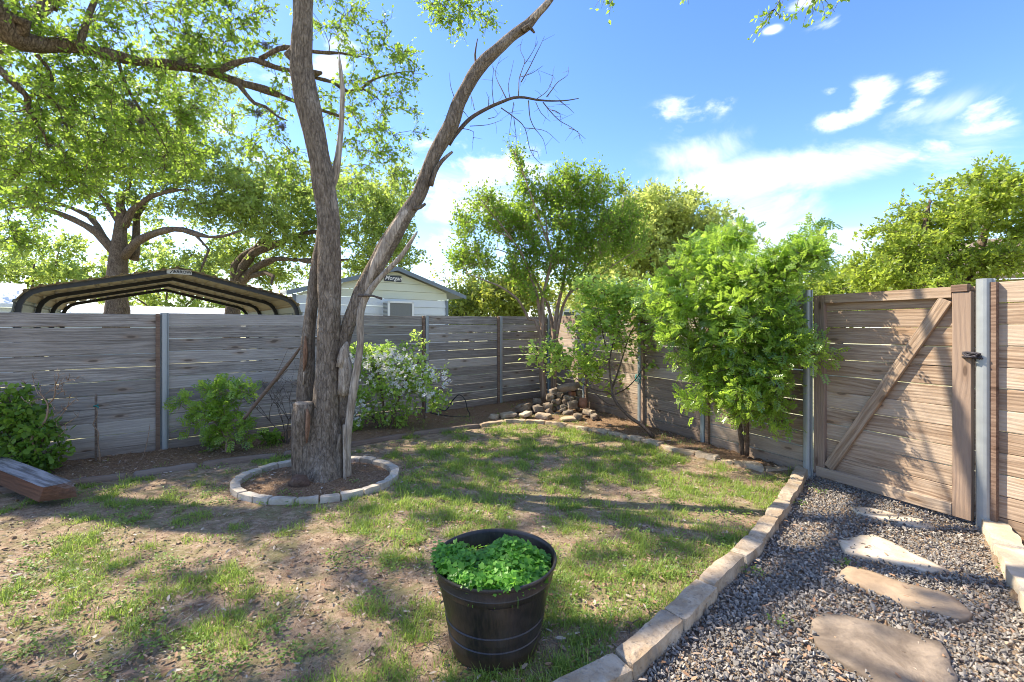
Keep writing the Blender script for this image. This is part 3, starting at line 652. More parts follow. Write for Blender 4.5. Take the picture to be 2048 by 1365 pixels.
# ------------------------------------------------------------------ stepping stones
def slab(name, pts, z0, z1, mat, label, seed, depthseg=1):
    P2 = np.array([xy(G(x, y, z1)) for x, y in pts]); c = P2.mean(0)
    # resample outline
    out = []
    for i in range(len(P2)):
        a, b_ = P2[i], P2[(i + 1) % len(P2)]; n = max(1, int(np.linalg.norm(b_ - a) / .05))
        for k in range(n): out.append(a + (b_ - a) * k / n)
    out = np.array(out); n = len(out); V = []; rings = [(1.0, z0), (1.0, z1 - .01), (.985, z1), (.8, z1), (.6, z1), (.4, z1), (.2, z1)]
    for s, z in rings:
        for q in out:
            p = c + (q - c) * s; nn = mnoise.noise(Vector((p[0] * 6, p[1] * 6, seed))); n2 = mnoise.noise(Vector((p[0] * 22, p[1] * 22, seed)))
            p = p + (q - c) / np.linalg.norm(q - c) * n2 * .014 * (s > .9); V.append((p[0] - c[0], p[1] - c[1], z + (nn * .009 + n2 * .004) * (z > z0)))
    V.append((0, 0, z1)); f = []
    for r in range(len(rings) - 1):
        for k in range(n): f.append([r * n + k, r * n + (k + 1) % n, (r + 1) * n + (k + 1) % n, (r + 1) * n + k])
    f3 = [[(len(rings) - 1) * n + k, (len(rings) - 1) * n + (k + 1) % n, len(V) - 1] for k in range(n)]
    me = mesh_np(name, V, [f, f3], mat, True); o = mkobj(name, me, None, (*c, 0)); tag(o, label, 'stepping stone', 'stepping stones in the gravel'); return P2
def cp(l): return [(1450 + x / 2.65, 850 + y / 2.65) for x, y in l]
slabs = [slab('stepping_stone', cp([(490, 985), (640, 1010), (860, 1060), (1010, 1110), (1150, 1150), (1190, 1225), (1235, 1340), (1215, 1480), (900, 1440), (690, 1290), (560, 1220), (490, 1160), (450, 1100)]), -.02, .022, M['flag'], 'large brown stepping stone nearest the camera', 1),
    slab('stepping_stone', cp([(600, 790), (640, 740), (740, 760), (1000, 850), (1180, 890), (1240, 930), (1320, 1000), (1270, 1030), (1100, 990), (960, 960), (850, 900), (740, 860)]), -.02, .018, M['flagtan'], 'long tan stepping stone, second from the camera', 2),
    slab('stepping_stone', cp([(600, 610), (780, 580), (880, 620), (1000, 680), (1110, 730), (1190, 770), (1070, 775), (860, 715), (640, 675)]), -.02, .016, M['flagwhite'], 'cream pointed stepping stone sunlit in the middle of the gravel', 3),
    slab('stepping_stone', cp([(660, 430), (760, 435), (950, 480), (1060, 505), (1120, 545), (1030, 540), (860, 500), (700, 465)]), -.02, .016, M['flagwhite'], 'thin white stepping stone closest to the gate, half buried', 4)]

# ------------------------------------------------------------------ gravel, litter, grass
OVAL = ([(0, 0, 0), (.3, .24, .05), (.7, .25, .05), (1, 0, -.04), (.7, -.25, .05), (.3, -.24, .05)], [[0, 1, 2, 3], [0, 3, 4, 5]])
RHOMB = ([(0, 0, 0), (.5, .27, .07), (1, 0, 0), (.5, -.27, .07)], [[0, 2, 1], [0, 3, 2]])
rg = np.random.default_rng(4)
def build_gravel():
    # denser close to the camera, where single pebbles can be told apart
    n = 62000; px = rg.uniform(-.9, 4.8, n * 3); py = rg.uniform(1.05, 6.0, n * 3)
    ok = in_poly(px, py, gravelp)
    dist = np.hypot(px, py); ok &= rg.random(len(px)) < np.clip(3.2 / dist, .25, 1.0) ** 1.3
    wall = (px - gate_a[0]) * gn[0] + (py - gate_a[1]) * gn[1]; ok &= wall < .35
    fx = 1024 + px / py * F; ok &= (fx < 2250) & (fx > 950)
    px, py = px[ok][:n], py[ok][:n]
    on = np.zeros(len(px), bool); edge = np.zeros(len(px), bool)
    for i, s in enumerate(slabs):
        ins = in_poly(px, py, s); c = s.mean(0); deep = in_poly(c[0] + (px - c[0]) / .88, c[1] + (py - c[1]) / .88, s); keep = rg.random(len(px)) < (.05, .05, .04, .45)[i]
        keepd = rg.random(len(px)) < (.003, .004, .010, .16)[i]
        on |= (ins & ~deep & ~keep) | (deep & ~keepd); edge |= ins
    px, py, edge = px[~on], py[~on], edge[~on]
    N = len(px); z = rg.uniform(-.010, .012, N) + np.where(edge, .024, 0) + np.array([mnoise.noise(Vector((a * 2.5, b_ * 2.5, 0))) for a, b_ in zip(px, py)]) * .010
    z = np.where(edge, np.maximum(z, .020), z)
    mb = MB(); kinds = 7; which = rg.integers(0, kinds, N)
    for k in range(kinds):
        r2 = np.random.default_rng(100 + k); bmv = bmesh.new(); pts = r2.normal(size=(9, 3)); pts /= np.linalg.norm(pts, axis=1, keepdims=True); pts *= np.array([1, .72, .5])
        for p in pts: bmv.verts.new(p)
        bmesh.ops.convex_hull(bmv, input=bmv.verts[:]); bmv.verts.ensure_lookup_table(); bmv.verts.index_update(); tv = [v.co[:] for v in bmv.verts]; tf = [[v.index for v in f.verts] for f in bmv.faces if len(f.verts) == 3]; bmv.free()
        m_ = which == k; n_ = m_.sum(); big = np.exp(rg.normal(0, .32, n_)) * .0100
        Z = rg.normal(size=(n_, 3)) * .45 + np.array([0, 0, 1]); X = rg.normal(size=(n_, 3))
        tone = rg.beta(2.0, 1.8, n_); odd = rg.random(n_) < .10; tone = np.where(odd, rg.uniform(.82, 1, n_), tone * .78)
        scatter(mb, tv, tf, np.stack([px[m_], py[m_], z[m_]], 1), X, Z, big, tone)
    o = mb.obj('gravel', M['gravel'], None, smooth=False); tag(o, 'dark grey crushed gravel covering the path to the gate', 'gravel', kind='stuff')
build_gravel()
def hgt(px, py): return np.array([ground_h(a, b_) for a, b_ in zip(px, py)])
def fb(a, b_, s=1.0, o=0.0): return mnoise.fractal(Vector((a * s, b_ * s, o)), 1.0, 2.0, 4)
def build_litter():
    n = 34000; u = rg.random(n); py = 1.1 + 9.0 * rg.random(n) ** 1.25; px = rg.uniform(-1.15, .95, n) * py + 0
    ins = in_poly(px, py, yard); gr = in_poly(px, py, gravelp); lw = in_poly(px, py, lawnp)
    den = np.array([.5 + .8 * fb(a, b_, .9, 7) for a, b_ in zip(px, py)])
    keep = ins & (rg.random(n) < np.where(gr, .22, np.where(lw, np.clip(den, .08, .9), np.clip(den + .5, .3, 1))))
    px, py, gr = px[keep], py[keep], gr[keep]; N = len(px)
    z = hgt(px, py) + np.where(gr, .02, .012) + rg.uniform(0, .008, N) + np.where(in_poly(px, py, lawnp) | gr, 0, .03)
    X = rg.normal(size=(N, 3)) * np.array([1, 1, .12]); Z = rg.normal(size=(N, 3)) * .32 + np.array([0, 0, 1]); mb = MB()
    v = [(0, 0, .0), (.3, .16, .08), (.7, .15, .08), (1, 0, .07), (.7, -.15, .08), (.3, -.16, .08)]
    scatter(mb, v, OVAL[1], np.stack([px, py, z], 1), X, Z, np.where(rg.random(N) < .55, rg.uniform(.010, .024, N), rg.uniform(.022, .050, N)), rg.beta(1.3, 1.9, N))
    o = mb.obj('leaf_litter', M['litter'], None); tag(o, 'dry brown and grey fallen oak leaves scattered over the yard', 'fallen leaves', kind='stuff')
build_litter()
def build_crumbs():
    mb = MB(); n = 30000; py = 1.1 + 5.5 * rg.random(n) ** 1.2; px = rg.uniform(-1.15, .8, n) * py; ok = in_poly(px, py, yard) & ~in_poly(px, py, gravelp); px, py = px[ok], py[ok]
    r2 = np.random.default_rng(5); bmv = bmesh.new()
    for q in r2.normal(size=(7, 3)): bmv.verts.new(q / np.linalg.norm(q))
    bmesh.ops.convex_hull(bmv, input=bmv.verts[:]); bmv.verts.index_update(); tv = [v.co[:] for v in bmv.verts]; tf = [[v.index for v in f.verts] for f in bmv.faces if len(f.verts) == 3]; bmv.free()
    N = len(px); z = hgt(px, py) + np.where(in_poly(px, py, lawnp), 0, .03); scatter(mb, tv, tf, np.stack([px, py, z], 1), rg.normal(size=(N, 3)), rg.normal(size=(N, 3)), np.exp(rg.normal(0, .5, N)) * .0042, rg.random(N))
    o = mb.obj('soil_crumbs', M['clod'], None, smooth=False); tag(o, 'small dry soil crumbs and grit lying on the bare ground', 'soil crumbs', kind='stuff')
    mb = MB(); n = 26000; py = 1.1 + 8.0 * rg.random(n) ** 1.2; px = rg.uniform(-1.15, .8, n) * py
    den = np.array([fb(a, b_, 1.3, 2) for a, b_ in zip(px, py)]); ok = in_poly(px, py, yard) & ~in_poly(px, py, gravelp) & (den > -.12); px, py = px[ok], py[ok]; N = len(px)
    z = hgt(px, py) + rg.uniform(.004, .014, N) + np.where(in_poly(px, py, lawnp), 0, .03)
    scatter(mb, *RHOMB, np.stack([px, py, z], 1), rg.normal(size=(N, 3)) * [1, 1, .12], rg.normal(size=(N, 3)) * .2 + np.array([0, 0, 1]), np.stack([rg.uniform(.02, .06, N), np.full(N, .006), np.full(N, .01)], 1), rg.choice([.35, .6, .8, .95], N))
    o = mb.obj('dry_thatch', M['litter'], None); tag(o, 'dead straw coloured grass blades matted on the soil', 'thatch', kind='stuff')
build_crumbs()
def build_twigs():
    mb = MB(); r_ = random.Random(8)
    for k in range(90):
        d = 1.3 + 7 * r_.random() ** 1.4; x = r_.uniform(-1.1, .6) * d
        if not in_poly(np.array([x]), np.array([d]), lawnp)[0]: continue
        a = r_.uniform(0, 6.3); l = r_.uniform(.05, .16); p = np.array([x, d, ground_h(x, d) + .012])
        tube(mb, [p, p + np.array([math.cos(a) * l / 2, math.sin(a) * l / 2, r_.uniform(0, .012)]), p + np.array([math.cos(a + .3) * l, math.sin(a + .3) * l, 0])], [.003, .0025, .0015], 4, .03)
    o = mb.obj('fallen_twigs', M['twig'], None); tag(o, 'small dry twigs lying among the grass tufts', 'twigs', kind='stuff')
build_twigs()
BLADE = ([(0, -.5, 0), (0, .5, 0), (.10, -.42, .5), (.10, .42, .5), (.42, -.06, 1.0), (.42, .06, 1.0)], [[0, 1, 3, 2], [2, 3, 5, 4]])
def build_grass():
    mb = MB(); n = 42000
    py = 1.15 + 8.6 * rg.random(n) ** 1.15; px = rg.uniform(-1.15, .80, n) * py
    ok = in_poly(px, py, yard) & ~in_poly(px, py, gravelp) & (ring_d(px, py) > 1.0 + .02); px, py = px[ok], py[ok]
    lw = in_poly(px, py, lawnp)
    den = np.array([fb(a, b_, .9, 2) * .7 + fb(a, b_, 3.2, 5) * .95 for a, b_ in zip(px, py)])
    bias = .05 + .26 * np.exp(-((px - .3) ** 2 / 5 + (py - 5.0) ** 2 / 7)) - .27 * np.clip((-px - .5) / 2.0, 0, 1) - np.where(lw, 0, .30)
    ok = (den + bias > rg.uniform(.02, .22, len(px))); px, py, lw = px[ok], py[ok], lw[ok]
    N = len(px); nb = 13; sz = np.exp(rg.normal(0, .45, N)) * .036 * np.clip(.75 + .06 * py, .8, 1.2)
    dry = np.clip(rg.beta(2, 2.2, N), 0, 1)
    PX = np.repeat(px, nb) + rg.normal(0, .022, N * nb); PY = np.repeat(py, nb) + rg.normal(0, .022, N * nb); H = np.repeat(hgt(px, py), nb) - .004
    a = rg.uniform(0, 2 * np.pi, N * nb); X = np.stack([np.cos(a), np.sin(a), np.zeros(N * nb)], 1); Z = X * rg.uniform(-.1, .8, (N * nb, 1)) + np.array([0, 0, 1.0])
    Z = Z / np.linalg.norm(Z, axis=1, keepdims=True)
    # blade frame: x = lean direction, z = up the blade
    Xp = X - Z * (X * Z).sum(1, keepdims=True)
    s = np.repeat(sz, nb) * rg.uniform(.5, 1.25, N * nb); size = np.stack([s * rg.uniform(.5, 1.6, N * nb), np.full(N * nb, .0034) * np.repeat(np.clip(py / 3, .9, 1.7), nb), s], 1)
    tone = np.clip(np.repeat(dry, nb) * .8 + rg.uniform(-.1, .35, N * nb), 0, 1)
    scatter(mb, *BLADE, np.stack([PX, PY, H], 1), Xp, Z, size, tone)
    q = rg.choice(N, 420, replace=False); nb2 = 46; PX = np.repeat(px[q], nb2) + rg.normal(0, .03, 420 * nb2); PY = np.repeat(py[q], nb2) + rg.normal(0, .03, 420 * nb2); H = np.repeat(hgt(px[q], py[q]), nb2) - .004
    a = rg.uniform(0, 2 * np.pi, 420 * nb2); X = np.stack([np.cos(a), np.sin(a), a * 0], 1); Z = X * rg.uniform(0, 1.0, (420 * nb2, 1)) + np.array([0, 0, 1.0]); Z = Z / np.linalg.norm(Z, axis=1, keepdims=True); Xp = X - Z * (X * Z).sum(1, keepdims=True)
    s = rg.uniform(.025, .080, 420 * nb2) * np.repeat(rg.uniform(.6, 1.2, 420), nb2); scatter(mb, *BLADE, np.stack([PX, PY, H], 1), Xp, Z, np.stack([s * rg.uniform(.4, 1.3, len(s)), np.full(len(s), .0042), s], 1), np.clip(rg.normal(.35, .25, len(s)), 0, 1))
    o = mb.obj('grass', M['grass'], None); tag(o, 'patchy green grass tufts growing in the bare soil', 'grass', kind='stuff')
build_grass()
def build_weeds():
    mb = MB(); pts = []
    for _ in range(1500):
        d = 1.3 + 6.5 * rg.random() ** 1.3; x = rg.uniform(-1.1, .7) * d
        if in_poly(np.array([x]), np.array([d]), lawnp)[0] and fb(x, d, 1.6, 12) > .02: pts.append((x, d))
    for x, y in [G(1690, 1130)[:2], G(1510, 1150)[:2], G(1560, 1250)[:2], G(1625, 975)[:2], G(1640, 985)[:2], G(1600, 1010)[:2], G(2025, 1150)[:2], G(1490, 1145)[:2]]: pts.append((x, y))
    for x, y in pts:
        n = 26; p = np.stack([x + rg.normal(0, .035, n), y + rg.normal(0, .035, n), np.full(n, ground_h(x, y)) + rg.uniform(.012, .035, n)], 1)
        scatter(mb, *OVAL, p, rg.normal(size=(n, 3)) * np.array([1, 1, .3]), rg.normal(size=(n, 3)) * .3 + np.array([0, 0, 1]), rg.uniform(.012, .024, n), rg.random(n))
    o = mb.obj('ground_weeds', M['weed'], None); tag(o, 'low broadleaf weeds spreading between the grass tufts', 'weeds', kind='stuff')
build_weeds()
# ------------------------------------------------------------------ plants
COMP = [[], []]
def _comp():
    V = []; Fq = []
    def leaflet(o, ang, l):
        ca, sa = math.cos(ang), math.sin(ang); b0 = len(V)
        for x, y, z in OVAL[0]: X, Y = x * l, y * l * .95; V.append((o[0] + X * ca - Y * sa, o[1] + X * sa + Y * ca, o[2] + z * l - .10 * x * l))
        for f in OVAL[1]: Fq.append([b0 + k for k in f])
    for i in range(4):
        x = .16 + i * .21; leaflet((x, 0.01, -.05 * x * x), R(62), .34); leaflet((x, -.01, -.05 * x * x), R(-62), .34)
    leaflet((.86, 0, -.06), 0, .32); return V, Fq
COMP = _comp()
def _tref():
    V = []; Fq = []
    for k in range(3):
        a = k * 2 * math.pi / 3; b0 = len(V)
        for x, y, z in [(0.02, 0, 0), (.55, .36, .04), (.95, .30, -.02), (.84, 0, -.02), (.95, -.30, -.02), (.55, -.36, .04)]:
            V.append((x * math.cos(a) - y * math.sin(a), x * math.sin(a) + y * math.cos(a), z))
        for f in OVAL[1]: Fq.append([b0 + q for q in f])
    return V, Fq
TREF = _tref()
def _flower():
    V = []; Fq = []
    for k in range(5):
        a = k * 2 * math.pi / 5; b0 = len(V)
        for x, y in [(0.05, 0), (.6, .26), (1, .0), (.6, -.26)]: V.append((x * math.cos(a) - y * math.sin(a), x * math.sin(a) + y * math.cos(a), .2 * x))
        Fq.append([b0, b0 + 1, b0 + 2, b0 + 3])
    return V, Fq
FLOW = _flower()

def blob_pts(rng, blobs):
    out = []; cen = []
    for q in blobs:
        if q[0] == 'w':
            _, x, y, z, rx, ry, rz, n = q; c = np.array([x, y, z]); u = smooth_rand(rng, n) * (rng.random(n) ** (1 / 2.2))[:, None]
            out.append(c + u * np.array([rx, ry, rz])); cen.append(np.repeat(c[None], n, 0)); continue
        px, py, d, rx, ry, rd, n = q
        c = np.array(P(px, py, d)); u = smooth_rand(rng, n) * (rng.random(n) ** (1 / 2.2))[:, None]
        out.append(c + u * np.array([rx * d / F, rd, ry * d / F])); cen.append(np.repeat(c[None], n, 0))
    return np.concatenate(out), np.concatenate(cen)
def limb_nodes(limbs, step=.25):
    N = []; Rr = []
    for pts, rad in limbs:
        c, par = catmull(pts, step); c = np.array(c); par = par * (len(pts) - 1) / par[-1]; N.append(c); Rr.append(np.interp(par, np.arange(len(rad)), rad))
    return np.concatenate(N), np.concatenate(Rr)
def tree(name, label, cat, limbs, blobs, leaf, lmat, bmat, base=None, seed=0, ntw=5, twl=.22, nlf=7, lsize=.05, lw=1.0, group=None, sides=10, bark_amp=.02, tmpl=RHOMB, up=.5, droop=0.0,
         branch_sides=4, brmax=.03, twig_r=.0025, limbstep=.12, spread=.35, flute=0.0, crown='crown', extra=None, minr=0.0, startw=.0, leafz=1.0):
    rng = np.random.default_rng(seed)
    limbs = [([np.array(p, float) for p in pts], rad) for pts, rad in limbs]
    if base is None: base = limbs[0][0][0]
    e = empty(name, tuple(base), label, cat, group)
    if len(limbs):
        mb = MB()
        for i, (pts, rad) in enumerate(limbs): tube(mb, pts, rad, sides if rad[0] > .04 else max(5, sides - 4), limbstep * (1 if rad[0] > .04 else .8), bark_amp if rad[0] > .04 else bark_amp * .4, 3.5, flute if i == 0 else 0, seed=seed + i)
        mb.obj('trunk', bmat, e)
    C, cen = blob_pts(rng, blobs); NP, NR = limb_nodes(limbs)
    d0 = np.array([np.min(((NP - c) ** 2).sum(1)) for c in C]); order = np.argsort(d0)
    cap = len(NP) + len(C) * 5 + 5; nodes = np.empty((cap, 3)); nr = np.empty(cap); nodes[:len(NP)] = NP; nr[:len(NP)] = NR; cnt = len(NP)
    K = 6; paths = np.empty((len(C), K, 3)); rads = np.empty((len(C), K)); dirs = np.empty((len(C), 3))
    for q, i in enumerate(order):
        c = C[i]; dv = nodes[:cnt] - c; dd = np.sqrt((dv ** 2).sum(1)) + .25 * np.maximum(0, -dv[:, 2] * -1.0) + startw * (nr[:cnt] > .05); j = int(np.argmin(dd)); s = nodes[j]
        L_ = np.linalg.norm(c - s) + 1e-6; t = np.linspace(0, 1, K)[:, None]; w = rng.normal(0, .07 * L_, 3)
        path = s + (c - s) * t + np.sin(np.pi * t) * (w + np.array([0, 0, .08 * L_])) + rng.normal(0, .018 * L_, (K, 3)) * np.sin(np.pi * t)
        r0 = min(nr[j] * .75, brmax, .004 + .014 * L_); r0 = max(r0, twig_r * 1.2); rads[q] = np.linspace(r0, max(twig_r, r0 * .35), K); paths[q] = path; dirs[q] = (c - path[-2]) / (np.linalg.norm(c - path[-2]) + 1e-6)
        nodes[cnt:cnt + K - 1] = path[1:]; nr[cnt:cnt + K - 1] = rads[q][1:]; cnt += K - 1
    mb = MB(); batch_tubes(mb, paths, rads, branch_sides)
    # twigs
    Cq = paths[:, -1]; M_ = len(Cq); T0 = np.repeat(Cq, ntw, 0); outw = np.repeat(Cq - cen[order], ntw, 0); outw /= np.linalg.norm(outw, axis=1, keepdims=True) + 1e-6
    td = smooth_rand(rng, M_ * ntw) + outw * .45 + np.repeat(dirs, ntw, 0) * .5 + np.array([0, 0, .15 - droop]); td /= np.linalg.norm(td, axis=1, keepdims=True)
    tl = twl * rng.uniform(.5, 1.25, M_ * ntw)
    mid = T0 + td * tl[:, None] * .5 + rng.normal(0, .08, (M_ * ntw, 3)) * tl[:, None]; end = T0 + td * tl[:, None] + np.array([0, 0, -1.0]) * (droop * tl * .5)[:, None]
    batch_tubes(mb, np.stack([T0, mid, end], 1), np.repeat(np.array([[twig_r, twig_r * .8, twig_r * .5]]), M_ * ntw, 0), 3)
    mb.obj('branches', bmat, e)
    n = M_ * ntw * nlf; t = rng.uniform(.1, 1.08, n)[:, None]; a, b_, c = np.repeat(T0, nlf, 0), np.repeat(mid, nlf, 0), np.repeat(end, nlf, 0)
    pos = (1 - t) ** 2 * a + 2 * t * (1 - t) * b_ + t * t * c + rng.normal(0, 1, (n, 3)) * twl * spread * .28
    X = np.repeat(td, nlf, 0) * .6 + rng.normal(size=(n, 3)) * .75; Z = rng.normal(size=(n, 3)) * (1 - up) + np.array([0, 0, 1]) * up
    clt = np.repeat(np.repeat(rng.uniform(0, .6, M_), ntw), nlf); tone = np.clip(clt + rng.uniform(-.1, .5, n), 0, 1)
    sz = lsize * rng.uniform(.5, 1.4, n); mb = MB(); scatter(mb, *tmpl, pos, X, Z, np.stack([sz, sz * lw, sz * leafz], 1), tone)
    if not isinstance(lmat, str): pass
    mb.obj(crown, M[lmat] if isinstance(lmat, str) else lmat, e)
    if extra: extra(e, Cq, pos, rng, cen)
    return e
def z1(l, d, s=1911 / 700, ox=0, oy=0):
    """trace given in an enlarged crop -> world points; d number or list"""
    n = len(l); ds = np.interp(np.linspace(0, 1, n), np.linspace(0, 1, len(d)), d) if isinstance(d, (list, tuple)) else [d] * n
    return [np.array(P(ox + x / s, oy + y / s, k)) for (x, y), k in zip(l, ds)]
def w(px, d): return px / F * d / 2      # width in photo pixels at distance -> radius

# --- the bare grey tree in the ring
def bare_tree():
    d = 4.6; e = empty('dead_tree', tuple(G(640, 948)), 'bare grey multi-stemmed tree with split bark, no leaves, standing in the stone ring', 'tree')
    def part(name, pts, ws, mat, sides=22, amp=.018, flute=.0, step=.06, dd=d, seed=0, tone=.5, freq=5, nfl=5):
        mb = MB(); ds = dd if isinstance(dd, (list, tuple)) else [dd] * len(pts)
        tube(mb, [P(x, y, k) for (x, y), k in zip(pts, ds)], [w(a, k) for a, k in zip(ws, ds)], sides, step, amp, freq, flute, nfl=nfl, seed=seed); return mb.obj(name, M[mat], e)
    part('trunk', [(640, 992), (641, 940), (645, 890), (651, 850), (654, 800), (656, 750), (657, 700), (660, 628), (660, 560), (660, 500), (657, 440), (649, 385), (641, 330), (633, 290), (622, 240), (611, 183), (604, 130), (604, 90), (606, 40), (608, -30), (612, -130), (640, -300), (660, -520)],
         [112, 92, 76, 62, 53, 47, 42, 41, 41, 42, 42, 42, 42, 42, 42, 42, 42, 40, 38, 37, 36, 30, 18], 'bark_dead', 28, .014, .05, seed=1)
    for k, (pts, ws) in enumerate([([(612, 992), (622, 925), (634, 880), (646, 830)], [64, 44, 34, 22]), ([(674, 985), (670, 915), (668, 860), (664, 800)], [54, 36, 28, 22]), ([(646, 995), (650, 925), (652, 870)], [84, 54, 34])]):
        part('root_flare', pts, ws, 'bark_dead', 16, .014, .03, dd=[4.5, 4.52, 4.56, 4.6][:len(pts)] if k != 2 else [4.42, 4.48, 4.55], seed=7 + k)
    part('stem', [(604, 985), (606, 900), (609, 830), (611, 780), (614, 720), (616, 680), (622, 628), (629, 570), (636, 510), (642, 450), (645, 405)], [36, 34, 34, 32, 25, 23, 23, 21, 17, 11, 4], 'bark_dead', 20, .014, .06, dd=[4.66, 4.68, 4.7, 4.7, 4.7, 4.7, 4.68, 4.68, 4.68, 4.66, 4.64], seed=2)
    part('heartwood', [(608, 742), (610, 725), (611, 700), (611, 672)], [2, 9, 9, 2], 'heart', 8, .006, .0, dd=4.615, seed=3); part('heartwood', [(606, 770), (609, 745)], [3, 5], 'bare', 8, .005, dd=4.61, seed=3)
    part('stump', [(604, 990), (601, 930), (603, 880), (605, 830), (607, 808)], [32, 31, 35, 36, 35], 'bark_dead', 20, .016, .05, dd=[4.48] * 5, seed=4)
    mb = MB(); c = P(607, 806, 4.48); ang = np.linspace(0, 2 * np.pi, 20, endpoint=False); r_ = w(33, 4.48); V = [(c.x + math.cos(a) * r_ * (1 + .06 * math.sin(3 * a)), c.y + math.sin(a) * r_, c.z + .006) for a in ang]
    V += [(v[0], v[1], v[2] - .03) for v in V]; V.append((c.x, c.y, c.z + .008)); mb.add(V, f3=[[k, (k + 1) % 20, 40] for k in range(20)], f4=[[20 + k, 20 + (k + 1) % 20, (k + 1) % 20, k] for k in range(20)]); mb.obj('cut_end', M['bare'], e)
    part('heartwood', [(613, 886), (615, 860), (616, 834), (614, 818)], [3, 9, 9, 4], 'heart', 8, .004, dd=4.41, seed=5)
    part('stem', [(690, 850), (686, 800), (684, 730), (688, 680), (700, 640), (716, 598), (728, 570), (750, 535), (768, 500), (792, 462), (815, 425), (836, 392), (852, 350), (868, 310), (888, 275), (903, 248), (918, 205), (938, 165), (962, 130), (996, 98), (1030, 68), (1055, 50), (1078, 25), (1100, 0), (1130, -50), (1150, -110)],
         [20, 22, 22, 24, 28, 30, 30, 34, 34, 33, 30, 28, 25, 27, 29, 30, 27, 25, 24, 22, 21, 20, 15, 12, 10, 7], 'bark_dead', 22, .014, .04, dd=list(np.linspace(4.62, 4.9, 26)), seed=6)
    part('bare_wood', [(722, 600), (738, 560), (752, 530), (770, 495), (792, 458), (812, 424), (826, 400)], [3, 15, 25, 27, 26, 21, 6], 'bare', 14, .010, .06, dd=list(np.linspace(4.64, 4.72, 7)), seed=6.4)
    part('bare_wood', [(832, 390), (846, 352), (862, 318), (884, 284)], [4, 17, 20, 6], 'bare', 14, .008, .05, dd=[4.73, 4.75, 4.76, 4.79], seed=6.8)
    part('bare_wood', [(1040, 62), (1056, 48), (1078, 24), (1098, 2)], [8, 14, 12, 10], 'bare', 12, .006, .05, dd=[4.83, 4.84, 4.85, 4.86], seed=6.9)
    part('stem', [(694, 975), (694, 890), (700, 830), (707, 780), (714, 735), (721, 690), (720, 640), (727, 605), (745, 575), (768, 548), (800, 516), (818, 490), (834, 465)], [18, 16, 15, 15, 14, 14, 14, 13, 12, 10, 9, 8, 4], 'bare', 12, .012, .03, dd=4.5, seed=8)
    part('broken_stub', [(684, 735), (690, 700), (694, 684)], [20, 20, 5], 'bare', 10, .03, .1, dd=4.55, seed=9); part('broken_stub', [(688, 790), (692, 740), (690, 700)], [22, 26, 14], 'bare', 10, .02, .1, dd=4.56, seed=9)
    part('snapped_stake', [(690, 965), (689, 880), (688, 850)], [8, 7, 6], 'bare', 8, .004, dd=4.42); part('snapped_stake', [(680, 970), (678, 900), (680, 870)], [12, 11, 8], 'bark_dead', 8, .008, dd=4.45)
    part('dead_branch', [(652, 430), (660, 385), (670, 350), (678, 300), (683, 240), (685, 180), (680, 130), (678, 108)], [6, 14, 16, 12, 10, 9, 7, 2], 'bare', 10, .008, dd=4.72, seed=10)
    part('dead_branch', [(862, 372), (870, 345), (884, 322), (905, 304)], [10, 9, 8, 5], 'bark_dead', 8, .006, dd=4.72, seed=11)
    part('dead_branch', [(828, 418), (840, 416), (851, 408)], [8, 7, 6], 'bark_dead', 8, .003, dd=4.68); part('dead_branch', [(716, 592), (745, 592), (764, 598)], [5, 4, 5], 'twig', 6, .002, dd=4.45)
    part('dead_branch', [(1046, 62), (1058, 52), (1069, 66)], [12, 10, 4], 'bark_dead', 8, .008, dd=4.8); part('dead_branch', [(953, 135), (950, 110), (955, 78)], [5, 4, 2], 'twig', 6, .002, dd=4.85)
    part('burl', [(588, 95), (581, 110), (592, 125)], [10, 26, 14], 'bark_dead', 12, .01, dd=4.58, seed=3)
    part('root_mass', [(580, 972), (592, 966), (606, 966), (618, 973)], [12, 30, 30, 10], 'soil', 16, .03, .1, dd=4.22, seed=13, freq=16)
    mb = MB(); S = 1911 / 700
    def tw(l, a, b_, dd=4.9): tube(mb, z1(l, dd, S, 500, 0), list(np.linspace(a, b_, len(l))), 5, .05, .001, seed=len(l))
    tw([(1085, 790), (1110, 750), (1200, 650), (1300, 590), (1380, 555), (1440, 534), (1500, 533), (1560, 545), (1620, 551), (1680, 552), (1740, 548), (1795, 538)], .026, .004)
